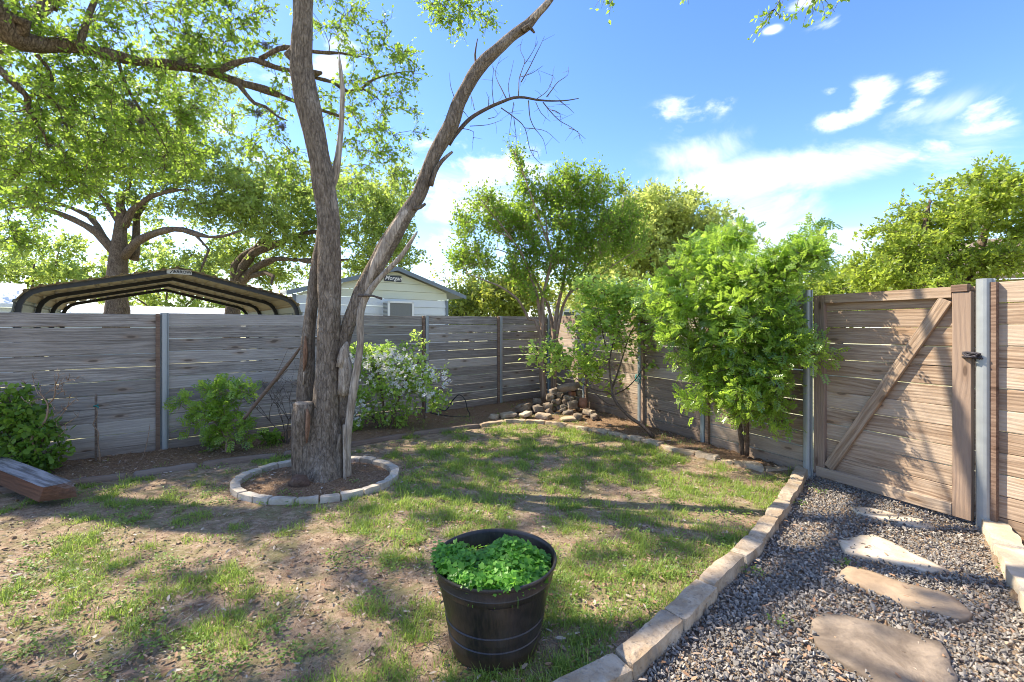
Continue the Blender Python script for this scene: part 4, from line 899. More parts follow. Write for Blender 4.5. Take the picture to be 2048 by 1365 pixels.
    T = [[(1465, 530), (1468, 480), (1470, 430), (1490, 370), (1500, 330), (1475, 270), (1488, 215)], [(1400, 540), (1370, 480), (1350, 440), (1340, 390), (1370, 310)], [(1480, 450), (1520, 380), (1560, 300), (1585, 250), (1608, 200)], [(1330, 570), (1322, 480), (1328, 400), (1332, 360)],
         [(1620, 530), (1650, 490), (1680, 450), (1735, 410), (1738, 365)], [(1370, 590), (1440, 640), (1500, 700), (1530, 820), (1570, 880), (1612, 908)], [(1500, 700), (1560, 705), (1620, 720), (1690, 782)], [(1600, 560), (1640, 610), (1690, 660), (1760, 700), (1832, 760)],
         [(1520, 550), (1530, 650), (1560, 710), (1600, 760), (1620, 842)], [(1200, 690), (1300, 682), (1380, 655)], [(1160, 703), (1220, 720), (1215, 782)], [(1150, 590), (1190, 640), (1195, 655)], [(1118, 540), (1095, 470), (1090, 398)], [(1110, 730), (1120, 650), (1118, 620)],
         [(1440, 560), (1425, 660), (1412, 760)], [(1440, 640), (1450, 720), (1458, 775)], [(1560, 545), (1620, 500), (1650, 440), (1655, 390)], [(1420, 540), (1410, 470), (1425, 400), (1440, 330)], [(1690, 552), (1740, 590), (1770, 620)], [(1300, 590), (1305, 540), (1290, 505)],
         [(1480, 420), (1540, 400), (1600, 360)], [(1500, 350), (1540, 290), (1572, 225)], [(1560, 560), (1590, 620), (1640, 665)], [(1640, 600), (1690, 620), (1700, 690)], [(1740, 700), (1790, 720), (1800, 760)], [(1225, 600), (1215, 550), (1200, 505)], [(1530, 820), (1570, 830), (1580, 870)], [(1300, 650), (1340, 640), (1370, 610)]]
    r_ = random.Random(2)
    for l in T: tw(l, .0065 if len(l) > 4 else .0045, .0016, [4.9, 4.9 + r_.uniform(-.3, .3)])
    for _ in range(60):
        l = r_.choice(T); k = r_.randrange(len(l) - 1); x, y = l[k][0] * .5 + l[k + 1][0] * .5, l[k][1] * .5 + l[k + 1][1] * .5; a = r_.uniform(0, 6.28); q = r_.uniform(30, 80)
        tw([(x, y), (x + math.cos(a) * q * .5 + r_.uniform(-6, 6), y + math.sin(a) * q * .5), (x + math.cos(a) * q, y + math.sin(a) * q)], .002, .001, [4.9, 4.9 + r_.uniform(-.2, .2)])
    mb.obj('dead_branch', M['twig'], e)
bare_tree()
mb = MB(); tube(mb, [P(488, 838, 5.1), P(530, 785, 5.0), P(575, 730, 4.9), P(606, 688, 4.8)], [.017, .022, .020, .012], 8, .06, .004)
tube(mb, [P(575, 740, 4.92), P(548, 765, 5.1), P(575, 700, 5.0)], [.004, .003, .002], 5, .05); o = mb.obj('leaning_branch', M['timber'], None, loc=P(530, 785, 5.0)); tag(o, 'cut dead branch leaning at a slant against the bare tree', 'branch')

# --- the oak whose limb crosses the top left
S1 = 1911 / 700
def near_oak():
    limbs = [([(-9.6, 5.6, -.1), (-9.5, 5.6, 1.5), (-9.2, 5.6, 3.2), (-8.6, 5.6, 4.6), *z1([(-500, -330), (-260, -160), (-120, -40)], [5.7, 5.8]), *z1([(0, 100), (60, 190), (130, 230), (220, 245), (320, 250), (430, 262), (520, 285), (620, 305), (720, 330), (850, 348), (1010, 368), (1120, 385), (1200, 410), (1300, 450), (1450, 492), (1600, 550), (1760, 605), (1900, 650)], [5.85, 7.9])],
              [.48, .42, .38, .33, .26, .24, .22] + [.19, .175, .165, .14, .125, .115, .108, .10, .095, .09, .085, .08, .074, .07, .062, .05, .04, .02]),
             (z1([(1160, 398), (1230, 370), (1290, 345), (1380, 325), (1440, 345), (1500, 367), (1590, 387), (1750, 400)], [7.1, 7.5]) + z1([(340, 420), (450, 450), (530, 500), (620, 490), (700, 540)], [7.6, 7.8], S1, 500), [.07, .065, .06, .055, .05, .045, .042, .04, .036, .034, .03, .022, .012]),
             (z1([(1420, 325), (1490, 285), (1560, 260)], [7.3, 7.4]) + z1([(330, 282), (430, 290), (500, 292), (600, 310)], [7.5, 7.7], S1, 500), [.05, .045, .04, .035, .03, .022, .01]),
             (z1([(530, 500), (600, 490), (650, 450), (700, 425), (800, 400), (900, 390)], [7.7, 8.0], S1, 500), [.03, .028, .026, .022, .016, .008]),
             (z1([(1300, 460), (1340, 510), (1390, 565), (1450, 585), (1520, 640), (1570, 660)], [7.3, 7.5]), [.045, .042, .036, .03, .022, .01]),
             (z1([(-60, 330), (0, 385), (60, 440), (110, 490), (150, 530), (150, 590), (200, 670), (235, 720), (260, 790)], [5.9, 6.4]), [.06, .058, .055, .05, .046, .04, .03, .022, .01]),
             (z1([(150, 530), (210, 512), (290, 540), (330, 590), (420, 600), (520, 650)], [6.2, 6.6]), [.035, .032, .028, .024, .018, .01]),
             (z1([(200, 300), (260, 370), (285, 430), (280, 500), (320, 590), (350, 680)], [6.2, 6.6]), [.03, .028, .024, .02, .014, .008]),
             (z1([(80, 200), (150, 130), (60, 95), (-60, 60)], [6.0, 5.8]), [.08, .07, .05, .03]),
             (z1([(640, 320), (690, 470), (760, 590), (850, 700), (900, 800)], [6.7, 7.0]), [.03, .026, .022, .016, .008]),
             (z1([(430, 262), (470, 120), (520, 0), (600, -140), (650, -300)], [6.3, 6.6]), [.05, .045, .04, .03, .02]),
             (z1([(300, 60), (350, -60), (330, -200)], [6.2, 6.0]), [.03, .025, .015]),
             ([(-9.2, 5.6, 3.2), (-8.4, 4.4, 5.0), (-6.6, 3.6, 6.3), (-4.4, 3.4, 7.0), (-2.4, 3.6, 7.3), (-.2, 4.0, 6.8), (1.6, 4.4, 6.3)], [.3, .26, .22, .17, .12, .08, .03]),
             ([(-6.6, 3.6, 6.3), (-4.8, 5.4, 7.6), (-3.4, 7.4, 8.2), (-1.8, 8.2, 7.9), (-.9, 8.2, 7.4)], [.14, .12, .09, .06, .02]),
             ([(-8.4, 4.4, 5.0), (-7.2, 2.4, 6.0), (-5.6, 1.2, 6.6), (-3.2, .8, 6.8), (-1.0, 1.0, 6.6)], [.16, .14, .11, .08, .03]),
             ([(-9.4, 5.6, 3.0), (-8.6, 7.0, 5.4), (-7.6, 8.0, 7.6)], [.26, .2, .08])]
    b = [(60, 40, 6.3, 130, 90, .8, 70), (170, 150, 6.6, 150, 110, .9, 75), (320, 40, 6.9, 150, 90, 1.0, 80), (80, 260, 6.5, 130, 110, .9, 75), (250, 240, 6.9, 150, 100, .9, 80), (420, 75, 7.1, 65, 80, .7, 35), (380, 170, 7.1, 80, 70, .8, 36),
         (60, 370, 6.7, 100, 80, .8, 45), (190, 340, 7.0, 130, 70, .8, 55), (330, 290, 7.2, 85, 65, .8, 42), (-60, 180, 6.2, 120, 160, .9, 60), (15, 470, 6.4, 45, 35, .4, 8),
         (510, 55, 7.4, 45, 60, .5, 10), (540, 250, 7.5, 60, 70, .5, 14), (560, 150, 7.5, 40, 50, .5, 7), (700, 60, 7.7, 70, 60, .6, 18), (770, 120, 7.8, 65, 65, .6, 20), (690, 190, 7.7, 55, 50, .6, 12), (760, 260, 7.8, 75, 65, .6, 26), (820, 180, 7.9, 40, 40, .4, 8), (690, 330, 7.7, 50, 50, .5, 10), (790, 340, 7.9, 45, 45, .4, 9),
         (640, 10, 7.6, 60, 40, .5, 10), (530, 320, 7.6, 35, 50, .4, 6), (575, 330, 7.6, 25, 50, .4, 5), (455, 20, 7.0, 50, 40, .5, 10),
         (920, 5, 8.0, 75, 34, .6, 16), (870, -40, 8, 100, 40, .7, 20), (970, 25, 8, 45, 25, .4, 8), (905, 50, 8, 22, 26, .3, 5), (1600, -12, 5.2, 50, 16, .3, 5), (1680, -10, 5.2, 14, 10, .2, 1), (1330, -90, 5.3, 200, 50, .5, 10)]
    b = [(x, y, q, rx, ry, rd, max(1, int(n * (.62 if n > 30 else .85)))) for x, y, q, rx, ry, rd, n in b]; limbs = [(p_, [r_ * .82 for r_ in q_]) for p_, q_ in limbs]
    def W(x, y, z, rx, ry, rz, n):     # world blobs above and left of the view
        return ('w', x, y, z, rx, ry, rz, n)
    OV = OVERHEAD
    b += [W(*q) for q in OV]
    def moss(e, Cq, pos, rng, cen):
        mb = MB()
        for x, y, s in [(345, 680, .10), (385, 690, .07), (720, 570, .07), (770, 660, .05), (110, 700, .06), (1410, 620, .06), (1540, 690, .05), (1450, 250, .05), (270, 800, .06), (990, 330, .04)]:
            c = np.array(z1([(x, y)], 6.7)[0]); n = 220; p = c + rng.normal(0, s * .45, (n, 3)); scatter(mb, *RHOMB, p, rng.normal(size=(n, 3)), rng.normal(size=(n, 3)), np.stack([np.full(n, .05), np.full(n, .012), np.full(n, .03)], 1), rng.random(n))
        o = mb.obj('ball_moss', M['moss'], e); o['kind'] = 'stuff'
    tree('oak_tree', 'big live oak reaching in from the left, its thick dark limb crossing the top', 'tree', limbs, b, None, 'oak', M['bark_oak'], seed=21, ntw=8, twl=.25, nlf=8, lsize=.064, lw=1.0, up=.3, droop=.25, brmax=.035, twig_r=.0038, bark_amp=.03, sides=14, limbstep=.1, extra=moss, branch_sides=5, spread=.22)
OVERHEAD = [(-6.2, 3.4, 6.4, 1.0, .9, .5, 14), (-4.6, 3.2, 7.2, 1.1, .9, .5, 16), (-3.0, 3.4, 7.5, .9, .9, .45, 12), (-5.0, 1.6, 6.8, 1.2, 1.0, .5, 18), (-2.8, 1.3, 7.0, 1.1, .8, .5, 14), (-7.0, 2.2, 6.4, 1.0, .9, .5, 14),
            (-4.6, 5.2, 7.8, 1.2, .9, .45, 14), (-7.4, 4.6, 7.2, 1.2, 1.0, .5, 18), (-6.6, 6.4, 8.4, 1.4, 1.2, .5, 20), (-8.2, 7.6, 8.0, 1.4, 1.4, .8, 26), (-1.0, 3.8, 7.1, .8, .7, .35, 5), (-5.6, 8.2, 8.8, 1.6, 1.2, .5, 14), (-3.6, .2, 6.8, 1.2, .8, .5, 16), (-6.0, .0, 6.6, 1.2, .9, .5, 14), (-1.2, 1.1, 6.7, .7, .6, .35, 6),(-6.6, 3.4, 7.2, 2.6, 2.6, .6, 48), (-7.6, 4.6, 7.4, 1.6, 1.6, .5, 30), (-8.0, 6.8, 8.6, 1.7, 1.6, .8, 46), (-9.0, 6.4, 6.6, 1.2, 1.2, .8, 22)]
near_oak()

# --- oaks beyond the fence
d = 16.5
OAS = .60
oA = [(z1([(640, 1800), (640, 1500), (650, 1365), (655, 1280), (665, 1180), (655, 1080), (700, 1040), (720, 900)], d), [.62, .5, .42, .33, .27, .22, .16, .06]),
      (z1([(640, 1400), (590, 1330), (530, 1270), (400, 1200), (270, 1150), (160, 1130), (60, 1140)], [d, d - .8]), [.3, .26, .23, .19, .15, .11, .05]),
      (z1([(600, 1340), (560, 1290), (530, 1230), (480, 1180), (340, 1120), (190, 1090), (120, 1040)], [d, d + .8]), [.2, .18, .16, .15, .12, .09, .04]),
      (z1([(680, 1240), (720, 1150), (770, 1110), (830, 1075), (950, 1040), (1060, 1040)], d), [.22, .19, .17, .14, .09, .04]),
      (z1([(730, 1420), (745, 1300), (745, 1180), (790, 1120), (850, 1000)], [d + .4, d + 1]), [.26, .2, .17, .13, .05]),
      (z1([(680, 1400), (740, 1330), (810, 1290), (900, 1260), (1000, 1255), (1060, 1275), (1140, 1295), (1220, 1290), (1330, 1255)], [d, d - 1.2]), [.26, .23, .20, .17, .15, .13, .11, .08, .03]),
      (z1([(1050, 1265), (1100, 1320), (1140, 1365), (1110, 1440), (1090, 1490)], d - .8), [.09, .08, .07, .06, .04]),
      (z1([(650, 1220), (600, 1140), (540, 1060), (450, 970), (380, 900)], d), [.15, .13, .11, .08, .03])]
oA = [(p_, [r_ * OAS for r_ in q_]) for p_, q_ in oA]
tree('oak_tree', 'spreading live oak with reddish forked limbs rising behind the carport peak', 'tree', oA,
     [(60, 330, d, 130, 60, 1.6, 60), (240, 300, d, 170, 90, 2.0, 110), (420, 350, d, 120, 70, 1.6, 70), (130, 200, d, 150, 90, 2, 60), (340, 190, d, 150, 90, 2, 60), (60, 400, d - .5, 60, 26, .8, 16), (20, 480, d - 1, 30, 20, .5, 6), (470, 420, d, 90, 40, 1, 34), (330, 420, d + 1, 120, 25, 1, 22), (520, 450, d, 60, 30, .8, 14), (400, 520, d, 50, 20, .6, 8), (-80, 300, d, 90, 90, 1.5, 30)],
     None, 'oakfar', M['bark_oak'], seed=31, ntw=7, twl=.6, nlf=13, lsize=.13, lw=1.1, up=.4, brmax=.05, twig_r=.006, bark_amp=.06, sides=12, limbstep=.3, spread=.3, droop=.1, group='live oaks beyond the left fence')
d = 18.5; q = dict(s=S1, ox=0, oy=450)
oB = [(z1([(1260, 900), (1270, 500), (1290, 330), (1280, 230), (1330, 170), (1400, 130), (1440, 80), (1490, 20)], d, **q), [.5, .42, .34, .25, .2, .17, .13, .08]),
      (z1([(1290, 330), (1330, 230), (1380, 160), (1450, 125), (1550, 90), (1650, 50), (1800, 30)], [d, d - .5], **q), [.3, .25, .22, .2, .17, .13, .06]),
      (z1([(1310, 320), (1370, 260), (1430, 215), (1500, 190), (1600, 190), (1720, 200), (1900, 190)], [d, d - 1], **q), [.28, .22, .19, .17, .14, .11, .05]),
      (z1([(1330, 300), (1400, 270), (1450, 260), (1490, 280), (1480, 330)], [d, d - 1], **q), [.14, .12, .1, .09, .04])]
oB = [(p_, [r_ * .7 for r_ in q_]) for p_, q_ in oB]
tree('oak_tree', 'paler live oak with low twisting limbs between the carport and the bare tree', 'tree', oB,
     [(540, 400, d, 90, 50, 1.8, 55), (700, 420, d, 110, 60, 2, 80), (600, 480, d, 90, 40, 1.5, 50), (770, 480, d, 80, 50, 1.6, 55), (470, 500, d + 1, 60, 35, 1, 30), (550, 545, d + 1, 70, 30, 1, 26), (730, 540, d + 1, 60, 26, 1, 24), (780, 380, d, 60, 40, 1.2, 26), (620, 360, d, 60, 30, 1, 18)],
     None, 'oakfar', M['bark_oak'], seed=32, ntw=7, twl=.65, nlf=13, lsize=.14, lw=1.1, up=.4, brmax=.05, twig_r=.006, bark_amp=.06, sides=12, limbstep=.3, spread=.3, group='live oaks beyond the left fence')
def simple_tree(name, label, base_px, d, blobs, lmat, seed, h0=.25, r=.2, group=None, fork=3, **kw):
    rng = np.random.default_rng(seed); b0 = P(base_px, HY, d); base = np.array([b0.x, d, -.05]); limbs = []
    top = np.array(P(blobs[0][0], blobs[0][1], blobs[0][2])); fk = base + (top - base) * .35
    limbs.append(([base, base + (fk - base) * .5 + rng.normal(0, .1, 3) * [1, 1, 0], fk], [r, r * .8, r * .7]))
    for q in blobs[:max(fork, 1) + 2]:
        t = np.array(P(q[0], q[1], q[2])); mid = fk + (t - fk) * .5 + rng.normal(0, .25, 3); limbs.append(([fk, mid, t], [r * .6, r * .35, r * .1]))
    return tree(name, label, 'tree', limbs, blobs, None, lmat, M['bark_oak'], seed=seed, group=group, bark_amp=.03, sides=8, limbstep=.4, **kw)
far = dict(ntw=6, twl=.6, nlf=13, lsize=.16, lw=1.0, up=.4, brmax=.05, twig_r=.006, spread=.35)
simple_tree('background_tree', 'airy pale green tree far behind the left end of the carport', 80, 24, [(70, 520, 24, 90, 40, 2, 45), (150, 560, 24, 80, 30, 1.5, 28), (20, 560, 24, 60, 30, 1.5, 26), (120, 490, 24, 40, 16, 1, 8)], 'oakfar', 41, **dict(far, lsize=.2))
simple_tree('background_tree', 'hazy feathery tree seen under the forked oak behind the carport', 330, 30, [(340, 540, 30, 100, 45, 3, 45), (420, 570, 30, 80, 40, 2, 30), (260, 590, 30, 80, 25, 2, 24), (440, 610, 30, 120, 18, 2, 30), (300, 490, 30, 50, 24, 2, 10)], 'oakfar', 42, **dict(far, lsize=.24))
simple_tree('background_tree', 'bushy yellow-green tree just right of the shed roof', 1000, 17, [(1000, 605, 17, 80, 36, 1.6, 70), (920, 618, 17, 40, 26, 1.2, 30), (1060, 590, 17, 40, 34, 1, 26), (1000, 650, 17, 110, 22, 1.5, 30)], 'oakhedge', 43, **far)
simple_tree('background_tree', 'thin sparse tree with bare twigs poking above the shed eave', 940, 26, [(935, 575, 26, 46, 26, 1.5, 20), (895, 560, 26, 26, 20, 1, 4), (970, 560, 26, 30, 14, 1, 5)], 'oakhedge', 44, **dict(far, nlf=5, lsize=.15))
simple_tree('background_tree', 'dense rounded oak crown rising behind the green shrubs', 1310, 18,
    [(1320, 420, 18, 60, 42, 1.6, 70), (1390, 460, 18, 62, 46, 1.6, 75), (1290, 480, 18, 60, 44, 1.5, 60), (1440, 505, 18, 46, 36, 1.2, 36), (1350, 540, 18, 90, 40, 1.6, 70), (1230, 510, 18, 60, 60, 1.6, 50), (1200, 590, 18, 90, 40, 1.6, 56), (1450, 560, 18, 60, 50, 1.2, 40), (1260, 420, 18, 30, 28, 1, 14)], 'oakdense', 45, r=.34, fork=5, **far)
d = 12.0
tree('oak_tree', 'yellow-green live oak with spreading grey limbs behind the gate at the right edge', 'tree',
     [([P(1935, 900, d), P(1935, 700, d), P(1930, 590, d), P(1915, 560, d), P(1880, 520, d), P(1850, 470, d), P(1860, 400, d)], [.28, .24, .2, .16, .12, .08, .03]), ([P(1930, 600, d), P(1890, 585, d), P(1850, 560, d), P(1800, 540, d), P(1750, 545, d)], [.12, .10, .08, .05, .02]),
      ([P(1930, 610, d), P(1975, 560, d), P(2010, 530, d), P(2060, 500, d)], [.15, .12, .09, .04]), ([P(1925, 585, d), P(1960, 500, d + .5), P(1980, 430, d + .5), P(2020, 380, d + .5)], [.14, .1, .07, .03]), ([P(1935, 640, d), P(1860, 600, d - .5), P(1820, 590, d - 1)], [.1, .07, .03])],
     [(1870, 450, d, 75, 50, 1.1, 62), (1960, 400, d, 75, 50, 1.1, 60), (2050, 430, d, 80, 80, 1.2, 70), (1800, 510, d, 70, 38, 1, 44), (1900, 530, d, 90, 34, 1, 50), (1780, 560, d - .4, 60, 26, .8, 30), (1740, 545, d, 30, 26, .6, 10), (1860, 575, d - .6, 60, 18, .8, 18), (1760, 470, d, 22, 10, .3, 3), (2010, 520, d - .5, 70, 30, .8, 26), (1970, 355, d, 30, 16, .5, 8), (2120, 500, d, 60, 70, 1, 30), (1840, 400, d, 24, 12, .3, 3)],
     None, 'oakright', M['bark_oak'], seed=46, ntw=7, twl=.40, nlf=13, lsize=.10, lw=1.1, up=.45, brmax=.04, twig_r=.005, bark_amp=.04, sides=10, limbstep=.25, spread=.25)
simple_tree('background_tree', 'lower olive green tree between the big shrub and the right oak', 1680, 20, [(1680, 575, 20, 50, 34, 1.2, 44), (1620, 590, 20, 60, 26, 1.2, 36), (1740, 590, 20, 50, 30, 1.2, 34), (1560, 600, 20, 60, 24, 1, 24), (1650, 620, 20, 140, 26, 1.5, 50)], 'oakright', 47, **dict(far, lsize=.15))
simple_tree('background_tree', 'shaded tree far beyond the house at the left edge', -120, 20, [(-100, 500, 20, 120, 90, 2, 60), (-220, 560, 20, 120, 70, 2, 40)], 'oakfar', 48, **far)
simple_tree('background_tree', 'tree filling the gap low behind the gate boards', 1830, 17, [(1840, 610, 17, 120, 30, 1.4, 50), (1980, 620, 17, 100, 30, 1.4, 40)], 'oakright', 49, **far)

# --- myrtle in the corner
d = 8.7; S2 = 1581 / 440; o2 = dict(s=S2, ox=880, oy=280)
def mz(l, dd=d): return z1(l, dd, **o2)
mb1, mb2 = P(1087, 798, 8.55), P(1108, 785, 8.75)
ml = [([P(1089, 802, 8.5), P(1085, 760, 8.52), P(1082, 700, 8.55), P(1086, 640, 8.6), *mz([(735, 1180), (745, 1100), (780, 960), (800, 830), (770, 680), (760, 560)], [8.6, 8.4])], [.065, .058, .052, .042, .036, .03, .025, .02, .014, .007]),
      ([P(1108, 795, 8.7), P(1107, 740, 8.72), P(1108, 680, 8.75), P(1112, 640, 8.75), *mz([(850, 1180), (880, 1060), (905, 900), (915, 760), (960, 650), (1010, 570)], [8.8, 9.1])], [.062, .055, .05, .045, .036, .03, .025, .02, .014, .007]),
      ([P(1089, 700, 8.56), P(1070, 640, 8.5), *mz([(640, 1290), (560, 1150), (440, 1060), (320, 1010), (190, 960)], [8.5, 8.1])], [.034, .03, .026, .022, .018, .012, .006]),
      ([P(1090, 690, 8.56), *mz([(720, 1270), (690, 1100), (620, 900), (560, 770), (480, 690), (400, 660)], [8.6, 8.3])], [.036, .032, .027, .022, .018, .012, .006]),
      ([P(1108, 690, 8.74), *mz([(800, 1290), (770, 1180), (720, 1080), (640, 900), (600, 860), (500, 820), (420, 790), (320, 780)], [8.8, 9.1])], [.036, .032, .027, .022, .019, .017, .013, .009, .005]),
      ([P(1110, 690, 8.75), *mz([(860, 1290), (890, 1180), (960, 1050), (1060, 900), (1150, 800), (1260, 700)], [8.7, 8.9])], [.036, .033, .028, .022, .017, .012, .006]),
      (mz([(880, 1200), (940, 1100), (1100, 1000), (1250, 900), (1400, 800)], [8.7, 8.3]), [.022, .02, .016, .011, .005]),
      (mz([(800, 830), (740, 640), (690, 500), (640, 360), (600, 240), (540, 110), (515, 60)], [8.5, 8.3]), [.02, .017, .014, .011, .009, .007, .004]),
      (mz([(905, 900), (860, 700), (880, 560), (870, 430), (900, 330)], [8.8, 8.9]), [.018, .015, .012, .009, .005]), (mz([(560, 770), (430, 600), (330, 480), (280, 400)], [8.4, 8.2]), [.015, .012, .009, .005]),
      (mz([(1060, 900), (1110, 700), (1130, 500), (1160, 300), (1165, 250)], [8.8, 9]), [.016, .013, .01, .006, .003]), (mz([(1150, 800), (1260, 600), (1320, 450), (1340, 330)], [8.8, 9]), [.014, .011, .008, .004])]
def mbx(x, y, rx, ry, n, rd=.5, dd=d): return (880 + x / S2, 280 + y / S2, dd, rx / S2, ry / S2, rd, n)
tree('crape_myrtle', 'airy multi-trunked crape myrtle growing in the fence corner behind the rock pile', 'tree', ml,
     [mbx(250, 880, 150, 110, 44), mbx(330, 520, 90, 100, 26), mbx(200, 650, 60, 80, 14), mbx(450, 620, 120, 130, 42), mbx(620, 700, 140, 160, 56), mbx(700, 460, 130, 100, 34), mbx(560, 960, 130, 100, 34), mbx(900, 400, 120, 120, 44), mbx(900, 640, 150, 160, 60), mbx(1080, 420, 110, 120, 40),
      mbx(1150, 640, 150, 150, 56), mbx(1320, 560, 90, 110, 28), mbx(1350, 760, 120, 120, 36), mbx(1100, 860, 160, 100, 40), mbx(800, 900, 160, 120, 44), mbx(590, 250, 30, 60, 7, .12), mbx(545, 120, 24, 50, 5, .1), mbx(640, 370, 50, 50, 8, .2), mbx(1150, 280, 30, 40, 5, .15), mbx(1320, 360, 34, 40, 6, .15), mbx(130, 880, 40, 40, 6, .2), mbx(160, 600, 30, 30, 5, .2), mbx(900, 290, 60, 40, 9, .25), mbx(1000, 1050, 130, 70, 20), mbx(700, 1120, 80, 60, 10)],
     None, 'myrtle', M['bark_myrtle'], seed=51, ntw=6, twl=.28, nlf=11, lsize=.05, lw=1.3, up=.4, brmax=.012, twig_r=.0025, bark_amp=.006, sides=10, limbstep=.1, spread=.26, droop=-.6)
# --- redbud sapling leaning in front of the right fence
d = 6.8; S3 = 910 / 200; o3 = dict(s=S3, ox=1120, oy=580)
def rz(l, dd=d): return z1(l, dd, **o3)
rl_ = [(rz([(850, 1340), (760, 1240), (640, 1160), (540, 1060), (480, 960), (470, 880), (455, 780), (450, 640), (480, 500), (500, 380)], [6.05, 6.9]), [.03, .027, .025, .022, .02, .016, .014, .012, .009, .005]),
       (rz([(480, 960), (430, 930), (340, 920), (220, 860), (60, 740)], [6.6, 6.7]), [.014, .012, .01, .008, .004]), (rz([(540, 1060), (440, 1040), (340, 960), (240, 880), (180, 830)], [6.5, 6.7]), [.01, .009, .007, .006, .004]),
       (rz([(480, 880), (530, 740), (580, 580), (620, 450), (660, 360), (740, 280), (850, 240)], [6.7, 6.9]), [.014, .012, .01, .009, .008, .006, .003]), (rz([(500, 950), (600, 900), (700, 800), (750, 720), (850, 550), (900, 480)], [6.6, 6.9]), [.011, .009, .008, .007, .005, .003]),
       (rz([(450, 640), (400, 450), (370, 300), (330, 120)], d), [.01, .008, .006, .003]), (rz([(470, 500), (560, 330), (600, 260), (640, 100)], d), [.009, .007, .005, .003])]
def rb(x, y, rx, ry, n, rd=.3, dd=d): return (1120 + x / S3, 580 + y / S3, dd, rx / S3, ry / S3, rd, n)
def simple_red(e, *a): pass
tree('redbud_sapling', 'leaning redbud sapling with bright flat leaves left of the big shrub', 'tree', rl_,
     [rb(250, 320, 170, 130, 26), rb(480, 150, 220, 150, 42), rb(150, 560, 190, 70, 12), rb(120, 700, 160, 80, 14), rb(280, 780, 130, 60, 8), rb(650, 200, 200, 180, 40), rb(620, 520, 120, 80, 8), rb(430, 420, 160, 80, 16), rb(-120, 560, 120, 60, 12), rb(-20, 680, 90, 60, 8), rb(820, 420, 120, 100, 14), rb(760, 680, 40, 40, 2), rb(350, 0, 200, 90, 26), rb(640, 20, 180, 90, 26), rb(380, 650, 80, 60, 4), rb(480, 850, 70, 50, 3), rb(-250, 600, 50, 40, 4)],
     None, 'redbud', M['bark_shrub'], seed=52, ntw=5, twl=.20, nlf=4, lsize=.052, lw=1.9, up=.78, brmax=.008, twig_r=.002, bark_amp=.003, sides=8, limbstep=.08, spread=.4, tmpl=OVAL)
# --- big laurel shrub
d = 5.15; S4 = 1187 / 400; o4 = dict(s=S4, ox=1280, oy=440)
def lz(l, dd=d): return z1(l, dd, **o4)
ll = [(lz([(612, 1395), (600, 1300), (590, 1220), (540, 1080), (480, 960), (400, 800), (330, 620), (280, 420)], [5.15, 5.3]), [.032, .03, .028, .024, .02, .016, .012, .006]),
      (lz([(632, 1395), (634, 1300), (632, 1220), (640, 1060), (680, 880), (705, 760), (730, 650), (790, 560), (850, 430), (950, 270), (1060, 170)], [5.1, 4.4]), [.03, .028, .026, .023, .019, .016, .014, .012, .01, .008, .004]),
      (lz([(590, 1220), (560, 1000), (520, 760), (500, 500), (490, 300), (500, 120)], [5.2, 5.5]), [.022, .019, .016, .012, .009, .005]), (lz([(640, 1060), (760, 960), (880, 860), (980, 790), (1060, 760)], [5.0, 4.15]), [.016, .013, .01, .008, .004]),
      (lz([(540, 1080), (420, 1080), (330, 1090)], [5.2, 5.3]), [.012, .009, .005]), (lz([(400, 800), (250, 740), (100, 690)], [5.3, 5.5]), [.013, .01, .005]), (lz([(520, 760), (350, 500), (200, 320), (150, 240)], [5.3, 5.6]), [.013, .01, .007, .004])]
def lb(x, y, rx, ry, n, rd=.35, dd=d): return (1280 + x / S4, 440 + y / S4, dd, rx / S4, ry / S4, rd, n)
lblobs = [lb(250, 300, 120, 110, 18, .3, 5.3), lb(430, 200, 160, 110, 26, .3, 5.3), lb(560, 130, 90, 70, 10, .3, 5.2), lb(100, 470, 110, 90, 16, .3, 5.4), lb(250, 560, 150, 110, 26, .35, 5.2), lb(450, 420, 160, 120, 32, .4, 5.0), lb(640, 350, 130, 100, 22, .35, 4.8), lb(800, 280, 140, 90, 20, .3, 4.6), lb(930, 230, 120, 95, 20, .25, 4.5), lb(1010, 180, 75, 75, 9, .2, 4.5), lb(1040, 260, 55, 50, 6, .15, 4.45), lb(760, 400, 110, 80, 17, .3, 4.6),
      lb(600, 560, 140, 100, 28, .3, 4.7), lb(330, 760, 130, 90, 16), lb(180, 700, 110, 80, 11, .3, 5.2), lb(520, 760, 150, 110, 26, .35, 4.9), lb(700, 720, 110, 90, 18, .3, 4.7), lb(800, 570, 90, 80, 13, .25, 4.65), lb(780, 860, 90, 70, 9, .25, 4.6), lb(890, 760, 110, 65, 13, .2, 4.45), lb(990, 795, 60, 45, 7, .12, 4.3), lb(450, 950, 110, 90, 15, .3), lb(600, 940, 120, 100, 16, .3, 4.8), lb(740, 1000, 80, 70, 9, .25, 4.7), lb(330, 1090, 60, 40, 5, .15, 5.0), lb(640, 1110, 120, 80, 15, .25, 4.75), lb(780, 1160, 70, 70, 7, .2, 4.7), lb(500, 1080, 60, 60, 5), lb(870, 980, 40, 30, 2, .12, 4.5)]
lblobs = [(q[0], q[1], q[2] - (.08 if 4.55 < q[2] < 5.06 else 0), q[3], q[4], q[5] + (.03 if 4.55 < q[2] < 5.06 else 0), max(2, int(q[6] * .88))) for q in lblobs]
def leafspray(e, Cq, pos, rng, cen): pass
tree('mountain_laurel', 'large glossy bright green shrub with twin stems growing beside the gate post', 'shrub', ll, lblobs, None, 'laurel', M['bark_shrub'], seed=53, ntw=8, twl=.17, nlf=4, lsize=.082, lw=1.0, up=.55, brmax=.010, twig_r=.0025, bark_amp=.004, sides=8, limbstep=.08, spread=.5, tmpl=COMP, droop=-.2, crown='foliage')
